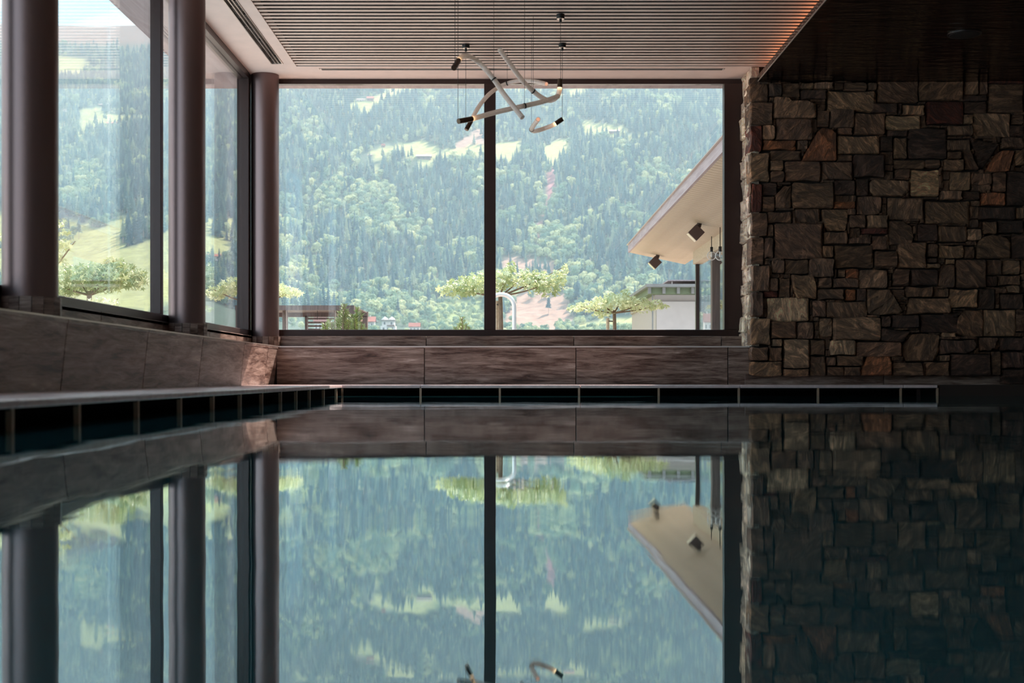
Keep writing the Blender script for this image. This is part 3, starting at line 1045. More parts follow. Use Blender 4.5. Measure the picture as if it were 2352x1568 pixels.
def pendant(pts, cap_pts, cables, clip, r, label, glow_end=False):
    """pts: (x, y, Z) of the tube from its cap end; cables: (pixel x, Z, pixel y of the lower end, canopy shown)"""
    P_ = [px(*p) for p in pts]
    C_ = [px(*p) for p in cap_pts]
    loc = P_[len(P_) // 2].copy()
    t = tag(empty('pendant_light', loc), label, 'pendant light', 'curved tube pendants over the pool')
    path = smooth(P_, 7)
    MB().tube(path, r, 14).build('glass_tube', 'tube', t)
    MB().tube(C_, r * 1.06, 16).build('end_cap', 'brass_dark', t)
    d = (path[1] - path[0]).normalized()
    ring = MB().tube([path[0] - d * .006, path[0] + d * .012], r * .96, 16).build('led_ring', 'led', t)
    core = [p for p in path[: max(4, len(path) // 4)]]
    if glow_end:
        e = (path[-1] - path[-2]).normalized()
        MB().tube([path[-1] - e * .002, path[-1] + e * .002], r * .8, 14).build('lit_end', 'led_soft', t)
    for xx, Z, yl, canopy in cables:
        p = px(xx, yl, Z)
        MB().tube([p, (p.x, p.y, CEIL - .04)], .0016, 5).build('cable', 'wire', t)
        cb = MB().lathe((p.x, p.y, CEIL), [(.009, -.048), (.009, -.026), (.027, -.025), (.0275, -.003), (.0275, .006)], 20).build('canopy', 'matt_black', t)
        MB().lathe((p.x, p.y, CEIL), [(.025, -.028), (.025, -.025)], 20).build('canopy_ring', 'alu', cb)
    if clip:
        i = min(range(len(path)), key=lambda k: (path[k] - px(clip[0], clip[1], clip[2])).length)
        i = max(1, min(i, len(path) - 2))
        dd = (path[i + 1] - path[i - 1]).normalized()
        MB().tube([path[i] - dd * .004, path[i] + dd * .004], r * 1.16, 16).build('clip_ring', 'matt_black', t)
        if clip[3]:
            p = path[i] + Vector((0, 0, r))
            MB().tube([p, (p.x, p.y, CEIL + .004)], .0012, 5).build('cable', 'wire', t)

pendant([(1053, 139, 8.15), (1059, 131.5, 8.2), (1069, 128.5, 8.25), (1083, 132, 8.3), (1100, 144, 8.35), (1117, 161, 8.35), (1137, 186, 8.35), (1155, 213, 8.35), (1177, 241, 8.3), (1200, 270, 8.25)],
        [(1042.5, 156, 8.05), (1053, 139, 8.15)], [(1045, 8.05, 150, True)], (1136, 183, 8.35, True), .0165,
        'long wave shaped pendant tube falling from upper left to lower right across the cluster')
pendant([(1285.5, 201, 8.83), (1284, 212, 8.84), (1278.5, 223, 8.86), (1269, 229.5, 8.9), (1257, 230, 8.9), (1241, 222, 8.88), (1222, 207, 8.85), (1204, 190, 8.8), (1185, 166, 8.75), (1165, 138, 8.7), (1147, 113, 8.65)],
        [(1287, 182, 8.83), (1285.5, 201, 8.83)], [(1287.5, 8.83, 182, True)], (1225, 209, 8.86, True), .0165,
        'hook shaped pendant tube with its brown cap turned up at the right of the cluster')
pendant([(1082, 278, 9.62), (1092, 258, 9.65), (1106, 236, 9.7), (1124, 216, 9.75), (1143, 202, 9.8), (1165, 191.5, 9.8), (1189, 186, 9.75), (1212, 185.5, 9.7), (1234, 188, 9.6), (1255, 193, 9.5)],
        [(1071, 298, 9.6), (1082, 278, 9.62)], [(1070, 9.62, 297, True)], (1165, 191.5, 9.8, True), .0155,
        'arched pendant tube bowing behind the window mullion, its cap at the lower left', True)
pendant([(1084, 273, 8.3), (1102, 268, 8.34), (1130, 260, 8.4), (1168, 251, 8.45), (1205, 243, 8.5), (1240, 235, 8.55), (1266, 227, 8.6), (1282, 221, 8.65)],
        [(1053, 278.5, 8.22), (1084, 273, 8.3)], [(1052, 8.22, 275, True)], (1206, 243, 8.5, True), .0160,
        'nearly straight level pendant tube with dark cap at its left end')
pendant([(1276, 284, 9.6), (1264, 290, 9.62), (1250, 295, 9.65), (1236, 299.5, 9.62), (1226, 301, 9.5), (1221, 297, 9.35), (1225, 289, 9.2), (1236, 274, 9.0)],
        [(1292, 273, 9.6), (1276, 284, 9.6)], [(1291.5, 9.6, 272, True)], (1221, 297, 9.35, True), .0160,
        'smallest pendant tube, bent like a V below the cluster on the right', True)

# ================================================================== outside, near
TZ = zc(-.75)        # terrace level
struct(B('terrace', 'paving', -9, 12, 10.9, 33, TZ - .3, TZ))

# ---- timber eave of the wing on the right, its glazed wall and lights
wing = empty('wing_roof', (2.7, 18, zc(2.1)))
tag(wing, 'overhanging eave with pale boarded soffit and grey timber fascia outside right', 'roof')
YA, YB = 11.4, 24.0
XO, XI = 2.19, 3.10
zo, zi = zc(2.296), zc(2.10)
xf = XO
MB().hexa([(XO - .035, YA, zo), (XO, YA, zo), (XO, YB, zo), (XO - .035, YB, zo)],
          [(XO - .035, YA, zo + .137), (XO, YA, zo + .137), (XO, YB, zo + .137), (XO - .035, YB, zo + .137)]).build('fascia', 'fascia', wing)
B('roof_edge', 'alu', XO - .06, XO + .05, YA, YB + .03, zo + .137, zo + .15, wing)
nb = 84
bw = (YB - YA) / nb
bm_ = MB().hexa([(XO, .004, zo), (XI + .1, .004, zi - .0215), (XI + .1, bw - .006, zi - .0215), (XO, bw - .006, zo)],
                [(XO, .004, zo + .02), (XI + .1, .004, zi), (XI + .1, bw - .004, zi), (XO, bw - .004, zo + .02)]).mesh('soffit_board', 'soffit_wood')
for i in range(nb):
    o = bpy.data.objects.new('soffit_board', bm_)
    COL.objects.link(o)
    o.parent = wing
    o.location = (0, YA + i * bw, 0)
    o.matrix_parent_inverse = Matrix.Translation(-wing.location)
MB().hexa([(XO, YA, zo + .022), (9, YA, zo - .4), (9, YB, zo - .4), (XO, YB, zo + .022)],
          [(XO, YA, zo + .137), (9, YA, zo + .137), (9, YB, zo + .137), (XO, YB, zo + .137)]).build('roof_deck', 'roof_grey', wing)

gw = empty('glazed_wing', (3.4, 17, TZ))
tag(gw, 'glazed wing with timber posts under the pale boarded eave', 'building')
yw1 = 21.9
B('beam', 'soffit_wood', 3.06, 3.22, YA, yw1 + .02, zc(1.90), zc(2.11), gw)
for yy, wd, mt in ((yw1, .05, 'frame'), (18.9, .05, 'frame'), (15.5, .05, 'frame')):
    B('post', mt, 3.10, 3.18, yy - wd, yy + wd, TZ, zc(1.92), gw)
for a, b in ((20.06, yw1 - .05), (18.95, 19.89), (15.55, 18.85), (YA, 15.45)):
    B('pane', 'glass', 3.13, 3.145, a, b, TZ + .05, zc(1.92), gw)
B('timber_post', 'dark_timber', 3.07, 3.235, 19.9, 20.05, TZ, zc(1.90), gw)
B('timber_post', 'dark_timber', 3.35, 3.62, 16.6, 16.9, TZ, zc(1.98), gw)
B('end_pane', 'glass', 3.15, 6.0, yw1 - .02, yw1, TZ + .05, zc(1.92), gw)
B('rear_wall', 'white_wall', 6.0, 6.2, YA, yw1, TZ, zc(2.0), gw)

def soffit_z(X):
    return zo + (zi - zo) * (X - XO) / (XI - XO)
for (X, Yv, lab) in ((2.685, 18.56, 'dark cube floodlight under the boarded eave, the nearer one'),
                     (2.645, 23.45, 'dark cube floodlight at the far end of the boarded eave')):
    zz = soffit_z(X)
    t = tag(empty('cube_floodlight', (X, Yv, zz)), lab, 'outdoor light', 'cube floodlights under the eave')
    MB().tube([(X, Yv, zz + .005), (X - .02, Yv, zz - .06)], .035, 12).build('mount', 'speaker', t)
    c = Vector((X - .055, Yv, zz - .135))
    ax1 = Vector((math.cos(-.78), 0, math.sin(-.78)))
    ax2 = Vector((-ax1.z, 0, ax1.x))
    s_ = .084
    q = [c + ax1 * a * s_ + ax2 * b * s_ for a, b in ((-1, -1), (1, -1), (1, 1), (-1, 1))]
    MB().hexa([p + Vector((0, -.085, 0)) for p in q], [p + Vector((0, .085, 0)) for p in q]).build('body', 'speaker', t, .006)
    e0 = c - ax2 * (s_ + .004)
    q = [e0 + ax1 * a * s_ * .96 + ax2 * b for a, b in ((-1, -.004), (1, -.004), (1, .006), (-1, .006))]
    MB().hexa([p + Vector((0, -.08, 0)) for p in q], [p + Vector((0, .08, 0)) for p in q]).build('lens', 'alu', t)

for (x, y, Zv, lab) in ((1634.5, 587, 19.6, 'round clear glass globe lamp in the glazed wing, left one'), (1654, 587, 18.5, 'round clear glass globe lamp in the glazed wing beside the window stile')):
    c = px(x, y, Zv)
    t = tag(empty('globe_lamp', c), lab, 'lamp', 'glass globes in the wing')
    prof = [(.062 * math.sin(a) + .0005, -.062 * math.cos(a)) for a in [PI * k / 12 for k in range(13)]]
    MB().lathe(c, prof, 24).build('globe', 'glass', t)
    MB().tube([(c.x + .064 * math.cos(a), c.y, c.z + .064 * math.sin(a)) for a in [2 * PI * k / 28 for k in range(29)]], .007, 8, cap=False).build('ring', 'white', t)  # white ring added for the glassy highlight round the globe's rim
    MB().lathe(c, [(.022, .058), (.022, .13), (.006, .13), (.006, (zc(1.9) if c.x > 3.05 else soffit_z(c.x)) - c.z)], 14).build('socket', 'matt_black', t)
    MB().lathe(c, [(.012, -.02), (.012, .058)], 10).build('bulb', 'white', t)

# ---- neighbouring house at the right
ZN = 45.0
n0, n1 = px(1480, 657, ZN), px(1600, 757, ZN)
hs = tag(empty('neighbour_house', (7, ZN + 4, -9)), 'pale pink rendered house with flat bracketed roof behind the terrace', 'house')
xl, xr2 = px(1497, 0, ZN).x, 12.0
B('upper_wall', 'white_wall', px(1503, 0, ZN).x, xr2, ZN, ZN + 9, px(0, 693, ZN).z, px(0, 664, ZN).z, hs)
B('lower_wall', 'white_wall', px(1507, 0, ZN).x, xr2, ZN - .15, ZN + 9, -9, px(0, 693, ZN).z, hs)
B('roof_slab', 'roof_grey', px(1478, 0, ZN).x, xr2 + .6, ZN - 1.0, ZN + 9.8, px(0, 663, ZN).z, px(0, 656.5, ZN).z, hs)
B('eave_boards', 'eave_green', px(1487, 0, ZN).x, xr2 + .3, ZN - .55, ZN + 9.4, px(0, 677, ZN).z, px(0, 663, ZN).z, hs)
for x in (1491, 1524, 1557, 1590):
    p = px(x, 670, ZN - .55)
    B('bracket', 'roof_grey', p.x - .05, p.x + .05, ZN - .72, ZN - .5, px(0, 677, ZN).z, px(0, 663, ZN).z, hs)
B('drainpipe', 'roof_grey', px(1497, 0, ZN).x, px(1500, 0, ZN).x, ZN - .1, ZN, -9, px(0, 664, ZN).z, hs)
B('chimney', 'roof_grey', px(1508, 0, ZN).x, px(1512, 0, ZN).x, ZN + .4, ZN + .5, px(0, 657, ZN).z, px(0, 650, ZN).z, hs)
B('roof_terrace', 'white', px(1545, 0, ZN).x, xr2, ZN + 1, ZN + 8, px(0, 658, ZN).z, px(0, 652, ZN).z, hs)
B('canopy_slab', 'fascia', px(1541, 0, ZN).x, xr2, ZN + .8, ZN + 8, px(0, 641, ZN).z, px(0, 638.5, ZN).z, hs)
B('canopy_post', 'white', px(1552, 0, ZN).x, px(1554, 0, ZN).x, ZN + 1.1, ZN + 1.2, px(0, 653, ZN).z, px(0, 641, ZN).z, hs)

# ---- pool handrail of polished steel
ZH = 16.6
hl, hr_, ht = px(1121, 0, ZH).x, px(1181, 0, ZH).x, px(0, 676, ZH).z
rad = .16
pts = [(hl, ZH, TZ), (hl, ZH, ht - rad)]
pts += [(hl + rad - rad * math.cos(a), ZH, ht - rad + rad * math.sin(a)) for a in [PI / 2 * k / 8 for k in range(1, 9)]]
pts += [(hr_ - rad + rad * math.sin(a), ZH, ht - rad + rad * math.cos(a)) for a in [PI / 2 * k / 8 for k in range(0, 9)]]
pts += [(hr_, ZH, TZ)]
hrail = tag(empty('pool_handrail', ((hl + hr_) / 2, ZH, TZ)), 'polished steel hoop handrail outside below the umbrella tree', 'handrail')
MB().tube(pts, .028, 14).build('tube_rail', 'steel', hrail)
for xx in (hl, hr_):
    MB().lathe((xx, ZH, TZ), [(.06, 0), (.06, .012), (.03, .02)], 18).build('floor_flange', 'steel', hrail)

# ---- trained flat-topped trees
def leaf_shape(mb, c, nrm, s, rr):
    t = nrm.orthogonal().normalized()
    t = Matrix.Rotation(rr.uniform(0, 6.28), 3, nrm) @ t
    b = nrm.cross(t)
    vs = [c]
    for k in range(10):
        a = 2 * PI * k / 10
        r_ = s * (1.0 if k % 2 == 0 else .40) * (.7 if k == 5 else 1)
        droop = -.18 * s if k % 2 == 0 else 0
        vs.append(c + t * math.cos(a) * r_ + b * math.sin(a) * r_ + nrm * droop)
    mb.add(vs, [(0, 1 + k, 1 + (k + 1) % 10) for k in range(10)])

def umbrella_tree(label, Z, blobs, trunk_px, nleaf, seed, depth=.75, stake=None, s=.047):
    rr = random.Random(seed)
    base = px(trunk_px[0], 800, Z)
    t = tag(empty('umbrella_tree', (base.x, Z, TZ)), label, 'tree')
    mb = MB()
    k = Z / F
    nleaf = int(nleaf * .72)
    tot = sum(b[2] * b[3] for b in blobs)
    for bx, by, rx, ry in blobs:
        c = px(bx, by, Z)
        dep = min(depth, rx * k * 1.6 + .12)
        for _ in range(int(nleaf * rx * ry / tot)):
            v = Vector((rr.gauss(0, 1), rr.gauss(0, 1), rr.gauss(0, 1))).normalized() * rr.random() ** .35
            p = c + Vector((v.x * rx * k, v.y * dep, v.z * ry * k))
            nrm = (Vector((rr.uniform(-1, 1), rr.uniform(-1.2, .6), rr.uniform(.1, 1.1)))).normalized()
            leaf_shape(mb, p, nrm, s * rr.uniform(.6, 1.2), rr)
    fo = mb.build('foliage', 'leaf', t)
    fo['kind'] = 'stuff'
    top = px(trunk_px[0], trunk_px[1], Z)
    mid = (Vector((base.x, Z, TZ)) + top) / 2 + Vector((.015, 0, 0))
    MB().tube(smooth([(base.x, Z, TZ), mid, top], 5), [.045 - .0016 * i for i in range(11)], 9).build('trunk', 'bark', t)
    for bx, by, rx, ry in blobs[::2]:
        e = px(bx, by, Z) + Vector((0, rr.uniform(-.3, .3), .05))
        MB().tube(smooth([top - Vector((0, 0, .05)), (top + e) / 2 + Vector((0, 0, -.05)), e], 3), [.016, .014, .012, .010, .008, .006, .004], 6).build('branch', 'bark', t)
    if stake:
        p = px(stake[0], stake[1], Z)
        MB().lathe((p.x, Z + .1, TZ), [(.03, 0), (.03, p.z - TZ)], 10).build('stake', 'soffit_wood', t)
        MB().tube([(p.x, Z + .1, p.z - .05), (base.x, Z, p.z - .06)], .012, 6).build('tie', 'matt_black', t)

umbrella_tree('flat topped leafy tree behind the window mullion with the steel handrail before it', 18.5,
              [(1035, 665, 36, 13), (1062, 655, 38, 20), (1095, 652, 40, 26), (1130, 650, 40, 30), (1160, 638, 30, 26), (1172, 612, 13, 14), (1200, 640, 40, 22),
               (1235, 648, 38, 28), (1262, 658, 34, 26), (1285, 640, 18, 24), (1297, 620, 9, 13), (1062, 675, 25, 10)], (1149, 672), 2100, 21, stake=(1140, 690))
umbrella_tree('flat topped leafy tree with a stake, in front of the pink house', 23.0,
              [(1322, 708, 24, 8), (1348, 704, 28, 13), (1380, 700, 32, 20), (1412, 694, 32, 22), (1437, 673, 11, 10), (1446, 697, 30, 17), (1475, 701, 28, 17), (1502, 700, 22, 12), (1524, 704, 14, 6),
               (1385, 722, 25, 8)], (1411, 712), 1500, 22, stake=(1397, 730))
umbrella_tree('flat topped leafy tree half hidden behind the corner column', 19.0,
              [(497, 674, 24, 14), (520, 665, 26, 20), (545, 655, 26, 24), (580, 655, 36, 26), (620, 663, 36, 20), (655, 670, 28, 13), (680, 671, 14, 9)], (582, 690), 1500, 23)
umbrella_tree('largest leafy tree, seen through the left glazing between the first two columns', 15.5,
              [(80, 640, 50, 40), (130, 640, 50, 38), (175, 642, 46, 34), (215, 636, 44, 34), (252, 630, 38, 34), (270, 606, 24, 18), (296, 636, 34, 30), (320, 642, 20, 24), (245, 655, 30, 18),
               (150, 675, 30, 16)], (205, 668), 2600, 24, s=.047)
umbrella_tree('upright young tree half hidden by the column nearest the camera', 14.0,
              [(70, 560, 60, 60), (110, 600, 40, 40), (140, 562, 22, 18), (146, 524, 7, 20), (158, 560, 12, 9), (95, 520, 40, 30)], (90, 640), 1100, 25, s=.04)

# ---- loose branch sprays low in the left view
umbrella_tree('thin leafy shrub low behind the left window sill', 15.0, [(160, 700, 18, 18), (225, 692, 16, 12), (258, 693, 14, 10), (200, 715, 40, 14)], (205, 725), 520, 26, s=.034)

# ---- dwarf pines in front of the window
def pine(label, Z, shoots, seed):
    rr = random.Random(seed)
    base = px(shoots[0][0], 790, Z)
    t = tag(empty('dwarf_pine', (base.x, Z, TZ)), label, 'shrub')
    nd, br = MB(), MB()
    for x0, y0, x1, y1 in shoots:
        dy = rr.uniform(-.25, .25)
        a, b = px(x0, y0, Z) + Vector((0, dy, 0)), px(x1, y1, Z) + Vector((0, dy * 1.2, 0))
        br.tube([(base.x + (a.x - base.x) * .5, Z, TZ), a, b], [.03, .02, .006], 6)
        L = (b - a).length
        ax = (b - a).normalized()
        steps = int(L / .012)
        for i in range(steps):
            p = a + (b - a) * (i / steps)
            for _ in range(7):
                o = Vector((rr.uniform(-1, 1), rr.uniform(-1, 1), rr.uniform(-1, 1)))
                o = (o - ax * o.dot(ax)).normalized()
                ln = rr.uniform(.05, .095) * (1 - .35 * i / steps)
                d = (ax * .75 + o).normalized()
                q = p + o * rr.uniform(0, .035)
                w_ = d.orthogonal().normalized() * .007
                nd.add([q - w_, q + w_, q + d * ln], [(0, 1, 2)])
    f = nd.build('needles', 'pine', t)
    f['kind'] = 'stuff'
    br.build('stems', 'bark', t)
pine('bushy dwarf pine with upright shoots in front of the timber pergola', 18.0,
     [(790, 790, 797, 700), (795, 770, 800, 712), (812, 790, 818, 703), (815, 770, 823, 716), (765, 790, 762, 735), (778, 790, 774, 728), (755, 790, 753, 743), (800, 790, 806, 735), (828, 790, 828, 742),
      (770, 790, 768, 742), (785, 790, 786, 732), (820, 790, 812, 730), (792, 760, 784, 716), (795, 765, 806, 720), (816, 768, 809, 722), (833, 795, 834, 752), (748, 790, 749, 750)], 31)
pine('small dark pine tip just left of the window mullion', 22.0, [(1062, 790, 1063, 729), (1058, 790, 1055, 742), (1066, 790, 1070, 742), (1048, 790, 1046, 748), (1072, 790, 1076, 749)], 32)

# ---- timber pergola with curtains and slat screen
ZG = 25.0
pg = tag(empty('timber_pergola', (px(690, 0, ZG).x, ZG + 1, TZ)), 'dark timber pergola with curtains and horizontal slat screen', 'pergola')
gx_ = lambda x, Z=ZG: px(x, 0, Z).x
gz_ = lambda y, Z=ZG: px(0, y, Z).z
B('beam', 'dark_timber', gx_(540), gx_(813), ZG, ZG + .14, gz_(712), gz_(701), pg)
B('beam', 'dark_timber', gx_(540), gx_(813), ZG + 2.4, ZG + 2.54, gz_(714), gz_(701), pg)
B('roof_boards', 'dark_timber', gx_(540), gx_(811), ZG + .14, ZG + 2.4, gz_(704), gz_(701.5), pg)
for x0, x1, yy in ((802, 815, ZG), (541, 552, ZG), (800, 812, ZG + 2.4), (655, 661, ZG + 2.4), (541, 552, ZG + 2.4)):
    B('post', 'dark_timber', gx_(x0), gx_(x1), yy, yy + .14, TZ, gz_(712), pg)
for y in (731, 740, 748, 756, 764, 772):
    B('slat', 'dark_timber', gx_(662), gx_(800), ZG + 2.42, ZG + 2.46, px(0, y + 2.3, ZG + 2.4).z, px(0, y - 1.6, ZG + 2.4).z, pg)
B('slat_post', 'dark_timber', gx_(727), gx_(730), ZG + 2.46, ZG + 2.5, TZ, gz_(731), pg)
def curtain(x0, x1):
    mb = MB()
    k = 22
    lo, hi = [], []
    for i in range(k + 1):
        u = i / k
        X = gx_(x0) + (gx_(x1) - gx_(x0)) * u
        wv = .05 * math.sin(u * PI * 7)
        lo.append((X + .02 * math.sin(u * 9), ZG + .22 + wv * .8, TZ + .05))
        hi.append((X, ZG + .22 + wv, gz_(706)))
    vs = lo + hi + [(p[0], p[1] + .01, p[2]) for p in lo] + [(p[0], p[1] + .01, p[2]) for p in hi]
    n = k + 1
    fs = [(i, i + 1, n + i + 1, n + i) for i in range(k)] + [(2 * n + i + 1, 2 * n + i, 3 * n + i, 3 * n + i + 1) for i in range(k)]
    mb.add(vs, fs, 0, True)
    mb.build('curtain', 'curtain', pg)
curtain(644, 656)
curtain(764, 784)
lt = px(729, 712, ZG + 1.2)
MB().tube([(lt.x, ZG + 1.2, gz_(704)), (lt.x, ZG + 1.2, gz_(728))], .006, 6).build('lamp_cord', 'matt_black', pg)

# ---- a garden parasol arm lying against the pergola
a, b = px(735, 765, 21.0), px(763, 738, 21.0)
ps = tag(empty('parasol_arm', (a.x, 21.0, TZ)), 'slanted pale pole leaning beside the dwarf pine', 'pole')
MB().tube([(a.x - (b.x - a.x) * 2.0, 21.0, TZ), b], .03, 10).build('pole', 'white', ps)
MB().lathe((a.x - (b.x - a.x) * 2.0, 21.0, TZ), [(.2, 0), (.2, .05), (.05, .07)], 18).build('foot', 'roof_grey', ps)

# ================================================================== mountains
def lerp_tab(t, tab):
    if t <= tab[0][0]:
        return tab[0][1]
    for (a, va), (b, vb) in zip(tab[:-1], tab[1:]):
        if t <= b:
            return va + (vb - va) * (t - a) / (b - a)
    return tab[-1][1]
# rise of the ground as height / distance, straight ahead and towards the left of the valley
V_MAIN = [(40, -.24), (120, -.06), (400, .000), (800, .026), (1000, .034), (1200, .052), (1500, .098), (1800, .147), (2100, .186), (2400, .22), (2800, .262), (3400, .30), (4200, .33)]
V_LEFT = [(40, -.24), (120, -.06), (400, .015), (700, .045), (900, .060), (1150, .085), (1350, .112), (1600, .140), (2000, .180), (2500, .222), (3000, .254), (3500, .270), (4200, .262)]
def height(X, Y):
    u = X / max(Y, 1)
    w_ = min(1, max(0, (-.15 - u) / .10))
    v = lerp_tab(Y, V_MAIN) * (1 - w_) + lerp_tab(Y, V_LEFT) * w_
    amp = min(1, max(0, (Y - 350) / 900)) * min(1, max(.35, (3500 - Y) / 900))
    n_ = noise.noise((X * .0030 + Y * .0010, Y * .0012, 3.1)) * 34 + noise.noise((X * .0085 - Y * .0022, Y * .0028, 7.7)) * 14 + noise.noise((X * .02, Y * .009, 1.7)) * 4
    ridge = 14 * noise.noise((X * .004 + Y * .002, .3, 9)) * (1 if Y > 900 else 0)
    return H + v * Y + amp * (n_ + ridge * min(1, max(0, (Y - 900) / 500)))

MEADOWS = [
    [(885, 190), (959, 190), (950, 211), (898, 222), (869, 240), (852, 262), (800, 262), (800, 242), (815, 232), (865, 220), (884, 211)],
    [(969, 230), (992, 218), (990, 238), (973, 242)], [(994, 188), (1052, 188), (1046, 202), (1004, 204)],
    [(842, 355), (890, 334), (917, 332), (940, 328), (977, 320), (994, 340), (1019, 345), (1115, 330), (1115, 363), (1077, 363), (1005, 369), (965, 390), (959, 369), (936, 363), (927, 348), (900, 348), (869, 366)],
    [(860, 370), (872, 388), (868, 414), (857, 414)],
    [(1139, 190), (1390, 188), (1372, 204), (1345, 208), (1333, 226), (1290, 218), (1256, 209), (1205, 213), (1139, 206)],
    [(1336, 276), (1406, 287), (1435, 294), (1442, 306), (1471, 316), (1418, 322), (1394, 313), (1350, 318), (1338, 301)],
    [(1120, 328), (1200, 323), (1193, 352), (1176, 376), (1120, 384)],
    [(1251, 337), (1275, 323), (1306, 318), (1304, 352), (1287, 376), (1256, 383), (1248, 354)],
    [(1300, 760), (1337, 744), (1378, 733), (1432, 726), (1460, 722), (1600, 735), (1620, 760)],
    [(130, 128), (196, 133), (213, 157), (180, 176), (130, 184)],
    [(182, 250), (233, 248), (244, 261), (280, 264), (345, 266), (345, 280), (270, 285), (238, 283), (180, 319), (180, 295)],
    [(120, 490), (230, 525), (268, 505), (282, 499), (301, 499), (306, 516), (272, 532), (272, 556), (295, 568), (340, 552), (380, 530), (474, 501), (560, 503), (560, 588), (474, 590), (440, 640), (380, 700), (337, 720), (140, 700), (100, 600)],
    [(-150, 500), (60, 480), (140, 560), (120, 640), (-150, 640)],
]
CLEAR = [[(1184, 672), (1240, 664), (1300, 680), (1317, 738), (1266, 760), (1150, 760)], [(1150, 592), (1275, 600), (1275, 622), (1150, 630)],
         [(758, 687), (773, 668), (800, 668), (818, 692), (800, 700), (765, 698)], [(1040, 335), (1112, 285), (1112, 330), (1060, 340)]]
GULLY = [[(1262, 384), (1274, 386), (1277, 422), (1268, 460), (1257, 492), (1250, 490), (1257, 422)], [(1234, 505), (1249, 505), (1249, 565), (1240, 565)], [(1098, 500), (1107, 500), (1107, 475), (1101, 475)]]
SHRUB = [[(1000, 690), (1113, 684), (1113, 762), (985, 762)], [(665, 600), (740, 590), (740, 622), (670, 632)], [(1150, 672), (1190, 668), (1190, 700), (1150, 700)]]

def topx(X, Y, z):
    return (CX + X / Y * F, HY - (z - H) / Y * F)
def in_any(p, polys):
    return any(inside(p, q) for q in polys)

rt = random.Random(77)
us = [-3 + .12 * i for i in range(20)] + [-.62 + .0034 * i for i in range(0, 360)] + [.62 + .12 * i for i in range(1, 14)]
Ys = [40, 60, 90, 130, 180, 250, 330, 420, 520, 620, 710, 790]
yv = 850
while yv < 3700:
    Ys.append(yv)
    yv += 22
Ys += [3800, 3950, 4200]
MEAD_C, CLEAR_C, SOIL_C, ALP_C, SHRUB_C, GUL_C = lin(134, 142, 96), lin(138, 118, 106), lin(62, 82, 72), lin(104, 84, 74), lin(110, 128, 86), lin(134, 98, 102)
tv, tc = [], []
for Yv in Ys:
    for u in us:
        X = u * Yv
        z = height(X, Yv)
        tv.append((X, Yv, z))
        c = SOIL_C
        if Yv > 600:
            p = topx(X, Yv, z)
            if -160 < p[0] < 1700:
                if in_any(p, MEADOWS):
                    c = MEAD_C
                elif in_any(p, CLEAR):
                    c = CLEAR_C
                elif in_any(p, GULLY):
                    c = GUL_C
                elif in_any(p, SHRUB):
                    c = SHRUB_C
            if Yv > 3050:
                k = min(1, (Yv - 3050) / 120)
                c = tuple(a * (1 - k) + b * k for a, b in zip(c, ALP_C))
        else:
            c = MEAD_C
        tc.append((*c, 1))
nu = len(us)
tf = [(j * nu + i, j * nu + i + 1, (j + 1) * nu + i + 1, (j + 1) * nu + i) for j in range(len(Ys) - 1) for i in range(nu - 1)]
me = bpy.data.meshes.new('mountain')
me.from_pydata(tv, [], tf)
ca = me.color_attributes.new('ground', 'FLOAT_COLOR', 'POINT')
ca.data.foreach_set('color', [x for c in tc for x in c])
me.polygons.foreach_set('use_smooth', [True] * len(me.polygons))
me.materials.append(M['terrain'])
mt = bpy.data.objects.new('mountain', me)
COL.objects.link(mt)
struct(mt)

# ---- trees of the forest
def spruce_mesh(seed, slim=1.0, bare=.12, hgt=20.0):
    rr = random.Random(seed)
    mb = MB()
    mb.tube([(0, 0, -2), (0, 0, hgt * .5), (0, 0, hgt)], [.28, .18, .02], 5, 1, True, False)
    lv = 13
    for i in range(lv):
        t = i / (lv - 1)
        z = hgt * (bare + (1 - bare) * t * .97)
        r_ = hgt * .185 * slim * (1 - t) ** .85 + .12
        nb_ = 8 if i < 8 else 6
        for k in range(nb_):
            a = 2 * PI * (k + rr.random() * .7) / nb_
            l = r_ * rr.uniform(.72, 1.15)
            dx, dy = math.cos(a), math.sin(a)
            px_, py_ = -dy, dx
            w_ = l * .36
            dz = -l * rr.uniform(.28, .5)
            top = (0, 0, z + hgt * .045)
            mid1 = (dx * l * .62 + px_ * w_, dy * l * .62 + py_ * w_, z + dz * .75 - .1)
            mid2 = (dx * l * .62 - px_ * w_, dy * l * .62 - py_ * w_, z + dz * .75 - .1)
            tip = (dx * l, dy * l, z + dz)
            mb.add([top, mid1, tip, mid2], [(0, 1, 2), (0, 2, 3)], 0)
    return mb.mesh('spruce_tree', ['spruce', 'trunk'])

